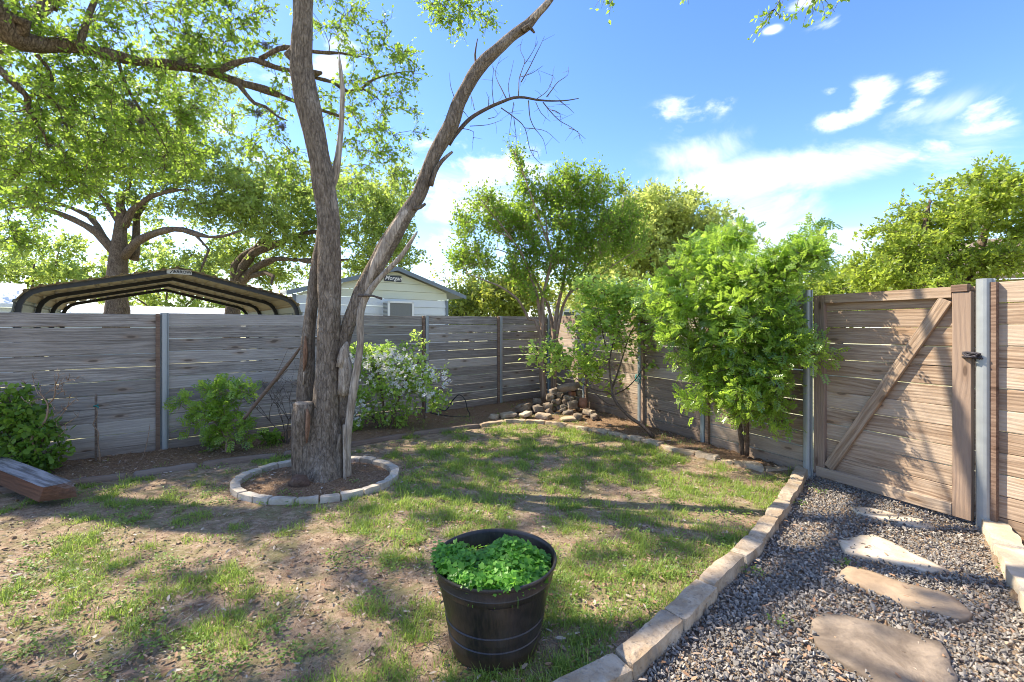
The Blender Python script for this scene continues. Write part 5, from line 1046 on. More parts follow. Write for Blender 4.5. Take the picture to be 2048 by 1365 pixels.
# --- small laurel bush left of the bare tree
d = 5.35; S5 = 1911 / 280; o5 = dict(s=S5, ox=340, oy=740)
def sz_(l, dd=d): return z1(l, dd, **o5)
def sb(x, y, rx, ry, n, rd=.15, dd=d): return (340 + x / S5, 740 + y / S5, dd, rx / S5, ry / S5, rd, n)
tree('small_shrub', 'small dark green laurel bush with pale stem in front of the left fence', 'shrub',
     [(sz_([(760, 1150), (780, 1000), (790, 850), (750, 650), (700, 480), (650, 330)]), [.02, .018, .015, .012, .009, .005]), (sz_([(780, 950), (600, 700), (400, 580), (220, 500)]), [.010, .008, .006, .003]), (sz_([(790, 850), (900, 600), (980, 400)]), [.01, .007, .004])],
     [sb(200, 480, 90, 90, 6), sb(330, 700, 110, 110, 6), sb(560, 300, 170, 110, 11), sb(720, 280, 120, 90, 9), sb(560, 560, 150, 150, 13), sb(760, 480, 160, 140, 14), sb(1000, 300, 130, 110, 10), sb(700, 730, 130, 110, 9), sb(640, 870, 120, 60, 6), sb(980, 720, 110, 90, 8), sb(960, 880, 140, 90, 9), sb(620, 1020, 130, 70, 6, .1, 5.5)],
     None, 'laurel', M['twigpale'], seed=54, ntw=4, twl=.09, nlf=2, lsize=.095, lw=1.0, up=.55, brmax=.006, twig_r=.002, bark_amp=.002, sides=7, limbstep=.06, spread=.5, tmpl=COMP, crown='foliage')
# --- far left leafy bush with a dry half
d = 4.55; S6 = 1224 / 260; o6 = dict(s=S6, ox=0, oy=740)
def fz(l, dd=d): return z1(l, dd, **o6)
def fbb(x, y, rx, ry, n, rd=.16, dd=d): return (x / S6, 740 + y / S6, dd, rx / S6, ry / S6, rd, n)
def drytw(e, Cq, pos, rng, cen):
    mb = MB(); r_ = random.Random(9)
    def t(l, a, b_): tube(mb, fz(l, [4.5, 4.5 + r_.uniform(-.15, .1)]), list(np.linspace(a, b_, len(l))), 6, .03, .002)
    t([(290, 690), (330, 590), (400, 520), (440, 440), (450, 330), (400, 250), (360, 200)], .014, .004); t([(330, 590), (300, 660), (340, 780)], .009, .006); t([(450, 330), (510, 260), (520, 150), (515, 45)], .008, .002)
    L = [[(400, 250), (520, 160), (600, 120), (720, 85)], [(520, 150), (555, 60)], [(540, 230), (580, 205)], [(500, 440), (560, 400), (640, 340), (720, 310)], [(520, 490), (600, 400), (640, 330), (655, 270)], [(550, 630), (620, 560), (615, 520), (560, 550)], [(615, 515), (700, 460), (735, 440)], [(600, 380), (700, 290), (740, 290)],
         [(250, 320), (330, 290), (400, 260)], [(165, 360), (230, 320), (300, 300)], [(200, 250), (230, 290), (300, 330)], [(240, 130), (200, 100)], [(310, 80), (330, 160), (360, 240)], [(380, 150), (385, 210)], [(470, 300), (520, 380)], [(640, 100), (655, 60)], [(480, 200), (590, 180), (610, 240)], [(560, 130), (540, 180), (590, 150)]]
    for l in L: t(l, .0045, .0018)
    for _ in range(70):
        l = r_.choice(L); x, y = l[-1] if r_.random() < .6 else l[0]; a = r_.uniform(-2.4, .6); q = r_.uniform(25, 90); t([(x, y), (x + math.cos(a) * q * .6, y + math.sin(a) * q * .5), (x + math.cos(a + .3) * q, y + math.sin(a + .3) * q)], .002, .001)
    mb.obj('dry_branches', M['twigpale'], e)
tree('leafy_bush', 'leafy green bush with dry bare twigs sticking out at the far left of the fence', 'shrub', [(fz([(320, 1010), (320, 900), (280, 760), (200, 560), (130, 380), (80, 260)]), [.02, .018, .014, .011, .008, .004]), (fz([(320, 900), (390, 700), (440, 520)]), [.012, .009, .005]), (fz([(280, 760), (120, 640), (40, 600)]), [.009, .007, .004])],
     [fbb(60, 320, 90, 90, 10), fbb(150, 420, 110, 110, 12), fbb(310, 440, 110, 90, 10), fbb(80, 620, 110, 70, 7), fbb(260, 600, 150, 110, 17), fbb(420, 600, 110, 110, 13), fbb(200, 780, 130, 90, 11), fbb(400, 780, 120, 110, 15), fbb(320, 900, 150, 80, 14), fbb(450, 900, 60, 50, 4), fbb(150, 220, 60, 50, 3), fbb(-60, 560, 80, 200, 12), fbb(60, 880, 60, 70, 4)],
     None, 'shrub', M['bark_shrub'], seed=55, ntw=5, twl=.11, nlf=4, lsize=.058, lw=1.25, up=.5, brmax=.006, twig_r=.002, bark_amp=.002, sides=7, limbstep=.06, spread=.5, tmpl=OVAL, extra=drytw, crown='foliage')
# --- white flowering shrub
d = 6.55
def wf(x, y, rx, ry, n, rd=.22, dd=d): return (x, y, dd, rx, ry, rd, n)
def blooms(e, Cq, pos, rng, cen):
    spots = [(620 / 2.482 + 450, 500 + 545 / 2.482), (825 / 2.482 + 450, 500 + 505 / 2.482), (770 / 2.482 + 450, 500 + 525 / 2.482), (700 / 2.482 + 450, 500 + 540 / 2.482), (720 / 2.482 + 450, 500 + 585 / 2.482), (800 / 2.482 + 450, 500 + 600 / 2.482), (850 / 2.482 + 450, 500 + 650 / 2.482), (870 / 2.482 + 450, 500 + 540 / 2.482),
             (910 / 2.482 + 450, 500 + 580 / 2.482), (1000 / 2.482 + 450, 500 + 610 / 2.482), (960 / 2.482 + 450, 500 + 690 / 2.482), (830 / 2.482 + 450, 500 + 690 / 2.482), (920 / 2.482 + 450, 500 + 660 / 2.482), (1060 / 2.482 + 450, 500 + 640 / 2.482), (1090 / 2.482 + 450, 500 + 660 / 2.482), (670 / 2.482 + 450, 500 + 790 / 2.482), (690 / 2.482 + 450, 500 + 740 / 2.482), (740 / 2.482 + 450, 500 + 640 / 2.482), (660 / 2.482 + 450, 500 + 830 / 2.482), (780 / 2.482 + 450, 500 + 570 / 2.482), (990 / 2.482 + 450, 500 + 705 / 2.482), (940 / 2.482 + 450, 500 + 610 / 2.482), (870 / 2.482 + 450, 500 + 610 / 2.482), (790 / 2.482 + 450, 500 + 545 / 2.482)]
    mb = MB()
    for x, y in spots:
        c = np.array(P(x, y, 6.32 + rng.uniform(-.08, .10))); n = 15; p = c + rng.normal(0, .06, (n, 3)) * [1.3, .8, .8]
        scatter(mb, *FLOW, p, rng.normal(size=(n, 3)), rng.normal(size=(n, 3)) * .6 + np.array([-.2, -.7, .7]), rng.uniform(.024, .038, n), rng.random(n))
    m = pos[rng.random(len(pos)) < .02] + np.array([0, -.04, .02]); scatter(mb, *FLOW, m, rng.normal(size=(len(m), 3)), rng.normal(size=(len(m), 3)) * .6 + np.array([-.2, -.7, .7]), rng.uniform(.018, .03, len(m)), rng.random(len(m)))
    o = mb.obj('flowers', M['petal'], e); o['kind'] = 'stuff'
tree('flowering_shrub', 'shrub covered in white blossom in front of the fence right of the bare tree', 'shrub', [([P(770, 862, d), P(765, 800, d), P(755, 740, d), P(740, 700, d)], [.02, .016, .01, .005]), ([P(780, 862, d), P(800, 790, d), P(830, 730, d), P(860, 720, d)], [.02, .015, .01, .004]), ([P(765, 862, d), P(735, 820, d), P(715, 780, d)], [.015, .011, .005]), ([P(850, 850, 7.2), P(846, 780, 7.3), P(848, 700, 7.4), P(820, 690, 7.4)], [.012, .01, .008, .004])],
     [wf(720, 720, 40, 30, 16), wf(770, 725, 45, 35, 22), wf(820, 740, 45, 35, 22), wf(790, 780, 55, 40, 26), wf(730, 790, 40, 45, 22), wf(715, 840, 34, 26, 12), wf(850, 790, 40, 40, 14), wf(780, 830, 50, 26, 14), wf(870, 770, 26, 30, 6), wf(835, 700, 20, 30, 5, .1, 7.2), wf(815, 690, 22, 10, 3, .1, 7.3), wf(880, 800, 20, 20, 3)],
     None, 'redbud', M['bark_shrub'], seed=56, ntw=6, twl=.12, nlf=6, lsize=.040, lw=1.5, up=.45, brmax=.007, twig_r=.0016, bark_amp=.002, sides=7, limbstep=.06, spread=.5, tmpl=OVAL, extra=blooms, crown='foliage')
# --- twiggy bare shrub and its little green base
d = 5.7
def twiggy(name, label, base, cen_, n, ln, seed, mat):
    r_ = random.Random(seed); mb = MB()
    def rec(p, dr, l, r, k):
        q = p + dr * l + Vector((r_.uniform(-1, 1), r_.uniform(-1, 1), r_.uniform(-.5, .8))) * l * .18; tube(mb, [p, (p + q) / 2 + Vector((r_.uniform(-1, 1), 0, r_.uniform(-1, 1))) * l * .08, q], [r, r * .85, r * .65], 5, .06)
        if k > 0:
            for _ in range(r_.choice((2, 2, 3))): rec(q, (dr + Vector((r_.uniform(-1, 1), r_.uniform(-.6, .6), r_.uniform(-.6, .7))) * .75).normalized(), l * r_.uniform(.55, .85), r * .62, k - 1)
    for _ in range(n): rec(Vector(base) + Vector((r_.uniform(-.04, .04), 0, 0)), Vector((r_.uniform(-.5, .4), r_.uniform(-.2, .2), 1)).normalized(), ln * r_.uniform(.7, 1.1), .008, 4)
    o = mb.obj(name, M[mat], None, loc=base); tag(o, label, 'shrub')
twiggy('bare_shrub', 'leafless brown twiggy shrub beside the leaning branch and the bare tree', P(572, 888, 5.75), None, 5, .34, 3, 'twig')
tree('small_plant', 'small green plant sprouting at the fence foot left of the bare tree', 'plant', [([P(548, 884, 5.7), P(546, 868, 5.7)], [.006, .004])], [(545, 868, 5.7, 16, 18, .1, 8), (560, 880, 5.7, 14, 10, .1, 4)], None, 'shrub', M['bark_shrub'], seed=58, ntw=4, twl=.07, nlf=5, lsize=.05, lw=1.2, tmpl=OVAL, brmax=.003, crown='foliage')
# stake with teal tie and vine
a, b_ = P(192, 922, 4.98), P(192, 788, 4.98)
e = empty('garden_stake', a, 'thin wooden stake with a green tie and a dry vine at the left fence', 'stake')
mb = MB(); mb.box((a + b_) / 2, (.008, .008, (b_.z - a.z) / 2)); mb.obj('stake', M['timber'], e, smooth=False)
mb = MB(); tube(mb, [P(192, 815, 4.94) + Vector((.02 * math.cos(k), .02 * math.sin(k), .004 * k)) for k in range(9)], [.004] * 9, 5, .01); tube(mb, [P(187, 814, 4.94), P(192, 812, 4.93), P(198, 817, 4.94)], [.005, .006, .004], 5, .01); mb.obj('tie', M['teal'], e)
mb = MB(); tube(mb, [P(x, y, 4.94) for x, y in [(200, 925), (199, 905), (196, 885), (197, 868), (192, 858), (186, 850), (190, 840), (195, 830), (193, 815)]], [.008, .008, .007, .007, .006, .006, .005, .004, .003], 6, .03, .003); mb.obj('vine', M['twigpale'], e)
for k, (x0, y0, x1_, y1_, d0, nm) in enumerate([(280, 930, 300, 850, 5.15, 'tall dry stick leaning on the fence left of the first steel post'), (295, 932, 320, 906, 5.15, 'short dry stick lying low beside the first steel post'), (1012, 0, 0, 0, 0, '')][:2]):
    mb = MB(); tube(mb, [P(x0, y0, d0), P((x0 + x1_) / 2 + 3, (y0 + y1_) / 2, d0), P(x1_, y1_, d0 + .1)], [.006, .005, .003], 6, .05); o = mb.obj('dry_stick', M['twigpale'], None, loc=P(x0, y0, d0)); tag(o, nm, 'stick')
# hose
mb = MB(); hz = [(868, 812), (890, 822), (905, 802), (918, 790), (930, 800), (935, 820), (940, 832), (915, 834), (880, 830), (860, 826)]
tube(mb, [P(x, y, 7.6 - .01 * i) for i, (x, y) in enumerate(hz)], [.009] * len(hz), 6, .04); o = mb.obj('garden_hose', M['hose'], None, loc=P(905, 830, 7.55)); tag(o, 'black garden hose looping up against the fence right of the white blossom', 'hose')
# teal twine on post
mb = MB(); c = np.array([*(FR(1283) - rn * .04), .72]); r_ = random.Random(4)
for k in range(7): tube(mb, [c + np.array([math.cos(a) * .06, math.sin(a) * .05, .05 * math.sin(2 * a + k) + r_.uniform(-.02, .02)]) for a in np.linspace(k, k + 5, 8)], [.0035] * 8, 4, .02)
tube(mb, [c, c + np.array([.02, -.01, -.15]), c + np.array([.0, -.02, -.36])], [.003] * 3, 4, .05); o = mb.obj('twine', M['teal'], None, loc=c); tag(o, 'tangle of teal twine tied round a steel fence post', 'twine')
# overhead wire
mb = MB(); tube(mb, [P(600, 590, 30), P(900, 560, 32), P(1020, 552, 33), P(1300, 545, 36)], [.02] * 4, 4, 3); o = mb.obj('utility_wire', M['hose'], None, loc=P(900, 560, 32)); tag(o, 'thin dark utility wire crossing the sky above the shed eave', 'wire')

# ------------------------------------------------------------------ rock pile in the corner
S7 = 2048 / 260
def rpx(x, y): return 980 + x / S7, 740 + y / S7
def rock_at(par, x, y, wx, wy, d, mat='rock', seed=0, dep=None, flat=False, name='stone'):
    wx *= .92; wy *= .95
    px, py = rpx(x, y); c = np.array(P(px, py, d)); hx = wx / S7 * d / F / 2; hz = wy / S7 * d / F / 2; hy = dep if dep else (hx + hz) / 2 * 1.1
    rr = random.Random(seed); rot = Matrix.Rotation(rr.uniform(-.25, .25), 3, 'Y') @ Matrix.Rotation(rr.uniform(-.6, .6), 3, 'Z')
    cs = [Vector((sx * hx * rr.uniform(.8, 1.12), sy * hy * rr.uniform(.8, 1.1), sz * hz * rr.uniform(.8, 1.12))) for sz in (-1, 1) for sx, sy in ((-1, -1), (1, -1), (1, 1), (-1, 1))]
    cs = [np.array(rot @ v) + c for v in cs]
    return block_obj(name, cs, M[mat], par, nu=5, nv=4, nw=4, amp=.016, seed=seed, rnd=4.2 if not flat else 6, freq=14)
e = empty('rock_pile', P(1120, 835, 7.9), 'heap of rounded grey rocks topped by a flat slab in the fence corner', 'rock pile')
rocks = [(925, 660, 110, 130, 7.75, 'rock'), (900, 570, 130, 110, 7.8, 'rock'), (960, 580, 80, 100, 7.74, 'rock'), (950, 440, 130, 120, 7.9, 'rock'), (1010, 350, 150, 120, 7.95, 'rock'), (1080, 400, 80, 100, 7.9, 'rock'), (995, 500, 90, 70, 7.85, 'rock'), (1080, 500, 110, 90, 7.85, 'rock'), (1160, 580, 130, 80, 7.8, 'rock'), (1150, 630, 120, 70, 7.76, 'rock'),
         (1190, 500, 100, 90, 7.82, 'rock'), (1300, 540, 190, 140, 7.78, 'rock'), (1250, 440, 190, 90, 7.85, 'rock'), (1290, 380, 120, 90, 7.9, 'rockred'), (1400, 370, 110, 110, 7.95, 'rock'), (1460, 520, 150, 160, 7.88, 'rockred'), (1240, 680, 200, 110, 7.7, 'rock'), (1190, 710, 120, 70, 7.68, 'rock'), (1040, 690, 150, 50, 7.72, 'rock'), (1040, 720, 180, 40, 7.66, 'rock'),
         (740, 500, 150, 110, 8.2, 'rock'), (1000, 610, 90, 70, 7.9, 'rock'), (1370, 600, 90, 70, 7.9, 'rock'), (1090, 590, 90, 80, 7.85, 'rock'), (1330, 470, 90, 70, 7.9, 'rock'), (1010, 440, 90, 80, 8.0, 'rock'), (1180, 400, 130, 80, 8.05, 'rock')]
for i, (x, y, a, b_, d, m) in enumerate(rocks): rock_at(e, x, y, a, b_, d, m, seed=i * 3 + 1)
rock_at(e, 1240, 270, 350, 105, 7.95, 'flag', seed=91, dep=.16, flat=True, name='slab')
flats = [(530, 590, 290, 120, 7.75, 'rock', 'brown rounded rock left of the rock pile'), (750, 610, 180, 100, 7.72, 'rock', 'grey blocky rock touching the left foot of the rock pile'), (290, 715, 280, 90, 7.45, 'curb', 'flat pale rock lying left of the rock pile behind the edging'), (560, 700, 210, 70, 7.4, 'curbpale', 'white bar-shaped rock in front of the rock pile'), (830, 730, 270, 90, 7.35, 'curb', 'flat tan rock at the front foot of the rock pile'), (80, 740, 160, 70, 7.4, 'curb', 'pale rock farthest left on the edging by the corner'),
         (1380, 740, 160, 110, 7.3, 'rock', 'rough brown rock right of the rock pile'), (1230, 780, 280, 70, 7.2, 'curb', 'low flat rock between the rock pile and the edging'), (1560, 670, 180, 90, 7.5, 'curb', 'pale flat rock right of the pile under the redbud'), (1640, 730, 130, 70, 7.3, 'rock', 'small tan rock farthest right under the redbud')]
for i, (x, y, a, b_, d, m, lab) in enumerate(flats):
    o = rock_at(None, x, y, a, b_, d, m, seed=200 + i * 5, flat=True, dep=.11, name='rock'); tag(o, lab, 'rock', 'loose rocks around the rock pile')
def lone(px, py, wx, wy, d, mat, lab, seed, dep=None, name='rock', flat=False):
    o = rock_at(None, (px - 980) * S7, (py - 740) * S7, wx * S7, wy * S7, d, mat, seed, dep, flat, name); tag(o, lab, 'rock'); return o
lone(2014, 1028, 62, 46, 3.42, 'rockred', 'rusty red rock on the soil behind the right curb', 5)
lone(1359, 884, 15, 13, 6.0, 'rock', 'small round pale rock in the leaf litter of the right bed', 6)
lone(1546, 918, 48, 14, 5.05, 'rock', 'flat loose stone resting behind the edging near the gate post', 7, .06, flat=True)

# ------------------------------------------------------------------ beam at the left
mb = MB(); rot = None
A = np.array([-3.80, 3.80]); Bd = np.array([-1.25, .59]); Bd /= np.linalg.norm(Bd); Nn = np.array([Bd[1], -Bd[0]])
ang = math.atan2(Bd[1], Bd[0])
me_V, me_F = block([(-.13 + .02, -.10, -.062), (2.6, -.09, -.062), (2.6, .09, -.062), (-.13 + .15, .10, -.062), (-.04, -.09, .062), (2.6, -.09, .062), (2.6, .09, .062), (-.04, .09, .062)], nu=24, nv=3, nw=3, amp=.004, seed=3, rnd=60, freq=5)
# block uses trilinear corners: flip so the slanted cut faces the yard
me = mesh_np('timber_beam', me_V, [me_F], M['beam'], False); o = mkobj('timber_beam', me, None, (A[0], A[1], .13)); o.rotation_euler = (0, -.035, ang); tag(o, 'old weathered timber beam with a chipped cut end poking in from the left', 'beam')

# ------------------------------------------------------------------ barrel planter
def pot():
    c = G(990, 1115, .41); c = np.array([c.x, 2.165]); e = empty('barrel_planter', (c[0], c[1], 0), 'black plastic half-barrel planter full of green clover', 'planter')
    prof = [(.0, .0), (.195, .0), (.205, .012), (.2125, .055), (.2175, .06), (.2225, .10), (.219, .104), (.2235, .13), (.2295, .134), (.2345, .168), (.2305, .172), (.262, .318), (.2675, .322), (.2745, .350), (.2725, .354), (.282, .395), (.288, .397), (.2915, .402), (.2925, .410), (.2905, .415), (.285, .416), (.279, .411), (.276, .40), (.245, .25), (.0, .25)]
    n = 96; V = []; f = []
    for r, z in prof:
        for k in range(n): a = 2 * math.pi * k / n; wob = 1 + .004 * math.sin(2 * a + 1) ; V.append((r * wob * math.cos(a), r * wob * math.sin(a), z))
    for i in range(len(prof) - 1):
        for k in range(n): f.append([i * n + k, i * n + (k + 1) % n, (i + 1) * n + (k + 1) % n, (i + 1) * n + k])
    me = mesh_np('barrel', V, [f], M['pot'], True); me.set_sharp_from_angle(angle=R(40)); mkobj('barrel', me, e)
    rng = np.random.default_rng(3); V = []; f = []; nr = 14
    for i in range(nr + 1):
        for k in range(40):
            r = .268 * i / nr; a = 2 * math.pi * k / 40; x, y = r * math.cos(a), r * math.sin(a); V.append((x, y, .325 + .015 * mnoise.noise(Vector((x * 14, y * 14, 2))) + .006 * mnoise.noise(Vector((x * 50, y * 50, 2)))))
    for i in range(nr):
        for k in range(40): f.append([i * 40 + k, i * 40 + (k + 1) % 40, (i + 1) * 40 + (k + 1) % 40, (i + 1) * 40 + k])
    mkobj('potting_soil', mesh_np('potting_soil', V, [f], M['soil'], True), e)
    def mound(x, y):
        """height of the clover over the soil"""
        g = lambda cx, cy, s, h: h * math.exp(-((x - cx) ** 2 + (y - cy) ** 2) / s ** 2)
        return .330 + max(g(.07, -.02, .17, .115), g(-.14, -.10, .14, .085), g(.02, -.16, .16, .085), g(-.2, .04, .10, .07)) 
    N = 1050; P_ = []; 
    while len(P_) < N:
        x, y = rng.uniform(-.27, .27, 2)
        if math.hypot(x, y) > .262: continue
        if (x < .0 and y > .10) or (x > .16 and y > .06) or (y > .17): 
            if rng.random() > .04: continue
        if abs(x + .05) < .05 and abs(y - .05) < .06 and rng.random() > .3: continue
        hh = mound(x, y); P_.append((x, y, .33 + (hh - .33) * rng.uniform(.35, 1.08) ** .6))
    P_ = np.array(P_); mb = MB()
    NS = len(P_)
    for _ in range(110):
        a = rng.uniform(math.pi * .95, math.pi * 1.62); r = rng.uniform(.25, .290); P_ = np.vstack([P_, [[r * math.cos(a), r * math.sin(a), .398 + rng.uniform(-.01, .02) - (.02 if r > .285 else 0)]]])
    N = len(P_)
    Z = rng.normal(size=(N, 3)) * .38 + np.array([0, 0, 1]) + np.stack([P_[:, 0] * 2.0, P_[:, 1] * 2.0 - .15, np.zeros(N)], 1)
    P_[:, 2] = .33 + (P_[:, 2] - .33) * 1.25 + .02
    wp = P_ + np.array([c[0], c[1], 0]); scatter(mb, *TREF, wp, rng.normal(size=(N, 3)) * [1, 1, .2], Z, rng.uniform(.012, .038, N), np.clip(rng.normal(.5, .38, N), 0, 1))
    ws_ = wp[:NS]; base = ws_.copy(); base[:, 2] = .325; base[:, :2] += rng.normal(0, .012, (NS, 2)); mid = (base + ws_) / 2 + rng.normal(0, .008, (NS, 3))
    batch_tubes(mb, np.stack([base, mid, ws_], 1), np.full((NS, 3), .0011), 3, tone=.9)
    k = 46; sx = rng.normal(.09, .07, k); sy = rng.normal(.03, .06, k); b0 = np.stack([sx + c[0], sy + c[1], np.array([mound(a, b_) for a, b_ in zip(sx, sy)])], 1); t1 = b0 + np.stack([rng.normal(0, .006, k), rng.normal(0, .006, k), rng.uniform(.010, .03, k)], 1)
    batch_tubes(mb, np.stack([b0, (b0 + t1) / 2, t1], 1), np.tile(np.array([[.001, .0011, .0018]]), (k, 1)), 4, tone=1.0)
    o = mb.obj('clover', M['clover'], e); o['kind'] = 'stuff'
    mb = MB(); k = 60; a = rng.uniform(0, 6.28, k); r = rng.uniform(.1, .25, k); pp = np.stack([c[0] + np.cos(a) * r, c[1] + np.sin(a) * r * .9, np.full(k, .338)], 1); q = (np.cos(a) * r > .10) | (np.sin(a) * r > .08); pp = pp[q]
    scatter(mb, OVAL[0], OVAL[1], pp, rng.normal(size=(len(pp), 3)) * [1, 1, .2], rng.normal(size=(len(pp), 3)) * .4 + np.array([0, 0, 1]), rng.uniform(.03, .05, len(pp)), rng.random(len(pp))); o = mb.obj('dead_leaves', M['litter'], e); o['kind'] = 'stuff'
pot()

# ------------------------------------------------------------------ carport
def plane_pt(K, x): d = K / (2125 - x); return np.array([(x - 1024) / F * d, d])
u_dir = lt[1]; w_dir = np.array([-u_dir[1], u_dir[0]])
def carport():
    K = 15000; p0 = plane_pt(K, 27); p1 = plane_pt(K, 600); W_ = np.linalg.norm(p1 - p0); ud = (p1 - p0) / W_; wd = np.array([-ud[1], ud[0]])
    e = empty('carport', (*p0, 0), 'metal arched carport with black hoops and tan ribbed roof behind the left fence', 'carport'); nl = 5.9; ang = math.atan2(ud[1], ud[0])
    half = [(0, 0), (0, 1.2), (0, 1.75), (.02, 1.88), (.07, 1.99), (.16, 2.09), (.30, 2.155)]; pk = (W_ / 2, 2.60)
    prof = [np.array(q, float) for q in half] + [np.array(pk, float)] + [np.array([W_ - a, b_]) for a, b_ in half[::-1]]
    def offs(o_, pr=prof):
        out = []
        for i, q in enumerate(pr):
            t = (pr[min(i + 1, len(pr) - 1)] - pr[max(i - 1, 0)]); t /= np.linalg.norm(t); out.append(q + np.array([-t[1], t[0]]) * o_)
        return out
    def local(name, V, Fs, mat, smooth=False):
        me = mesh_np(name, V, Fs, mat, smooth); return mkobj(name, me, e, (0, 0, 0), ang)
    for j in range(4):
        a, b_ = offs(-.0), offs(-.075); y0 = j * 1.9 + .04; V = []
        for q, r_ in zip(a, b_): V += [(q[0], y0, q[1]), (r_[0], y0, r_[1]), (r_[0], y0 + .075, r_[1]), (q[0], y0 + .075, q[1])]
        f = []
        for i in range(len(a) - 1):
            for k in range(4): f.append([i * 4 + k, i * 4 + (k + 1) % 4, i * 4 + 4 + (k + 1) % 4, i * 4 + 4 + k])
        local('hoop', V, [f], M['black'])
    # roof sheet: ribs every ~.24 m along the arc; panels of three ribs
    lens = [0]; 
    for i in range(len(prof) - 1): lens.append(lens[-1] + np.linalg.norm(prof[i + 1] - prof[i]))
    tot = lens[-1]; s0 = 1.55; s1 = tot - 1.55; nrib = int((s1 - s0) / .20); of = []; 
    def at(s, o_):
        x = np.interp(s, lens, [q[0] for q in prof]); z = np.interp(s, lens, [q[1] for q in prof]); e_ = .05; x2 = np.interp(s + e_, lens, [q[0] for q in prof]); z2 = np.interp(s + e_, lens, [q[1] for q in prof]); x1 = np.interp(s - e_, lens, [q[0] for q in prof]); z1_ = np.interp(s - e_, lens, [q[1] for q in prof])
        t = np.array([x2 - x1, z2 - z1_]); t /= np.linalg.norm(t) + 1e-9; return np.array([x, z]) + np.array([-t[1], t[0]]) * o_
    step = (s1 - s0) / nrib; k = 0
    while k < nrib:
        m_ = min(2, nrib - k); L_ = []
        for j in range(m_):
            s = s0 + (k + j) * step
            for fr, h in ((0, .006), (.62, .006), (.72, .03), (.88, .03), (.985, .006)): L_.append(at(s + fr * step, h + .004))
        L_.append(at(s0 + (k + m_) * step, .010)); V = []
        for q in L_: V += [(q[0], -.10, q[1]), (q[0], nl, q[1]), (q[0], nl, q[1] + .002), (q[0], -.10, q[1] + .002)]
        f = []
        for i in range(len(L_) - 1):
            for c_ in range(4): f.append([i * 4 + c_, i * 4 + 4 + c_, i * 4 + 4 + (c_ + 1) % 4, i * 4 + (c_ + 1) % 4])
        mid = (k + m_ / 2) / nrib; local('roof_panel', V, [f], M['tan'] if .07 < mid < .93 else M['grey']); k += m_
    # lower side sheets
    for sgn in (0, 1):
        V = []; x = 0 if sgn == 0 else W_
        mb = MB(); mb.box((x + (-.012 if sgn == 0 else .012), nl / 2, 1.25), (.006, nl / 2, .32)); me = mb.mesh('side_panel', M['grey'], False); mkobj('side_panel', me, e, (0, 0, 0), ang)
    # name plate under the peak
    V = [(W_ / 2 - .19, -.012, 2.49), (W_ / 2 + .19, -.012, 2.49), (W_ / 2 + .19, -.012, 2.575), (W_ / 2 - .19, -.012, 2.575)]; V += [(x, y + .02, z) for x, y, z in V]
    o = local('name_plate', V, [[[0, 1, 2, 3], [7, 6, 5, 4], [0, 4, 5, 1], [3, 2, 6, 7], [0, 3, 7, 4], [1, 5, 6, 2]]], M['signplate'])
    text('ARROW', .075, e, Vector((*(ud * (W_ / 2 + .045) - wd * .016), 2.508)), ang, M['letterd'], shear=0, bold=.0018)
    mb = MB(); tube(mb, [(W_ / 2 - .14, -.016, 2.50), (W_ / 2 - .10, -.016, 2.55), (W_ / 2 - .07, -.016, 2.515)], [.006, .006, .005], 4, .02); me = mb.mesh('emblem', M['letterd']); mkobj('emblem', me, e, (0, 0, 0), ang)
def text(body, size, parent, loc, ang, mat, shear=0.0, bold=0.0, name='lettering'):
    cu = bpy.data.curves.new('lettering', 'FONT'); cu.body = body; cu.size = size; cu.shear = shear; cu.offset = bold; cu.extrude = .001; cu.align_x = 'CENTER'; cu.resolution_u = 3
    t = bpy.data.objects.new('tmp', cu); COL.objects.link(t); dg = bpy.context.evaluated_depsgraph_get(); me = bpy.data.meshes.new_from_object(t.evaluated_get(dg)); bpy.data.objects.remove(t); bpy.data.curves.remove(cu)
    me.materials.clear(); me.materials.append(mat); o = mkobj(name, me, parent, loc); o.rotation_euler = (R(90), 0, ang); return o
carport()

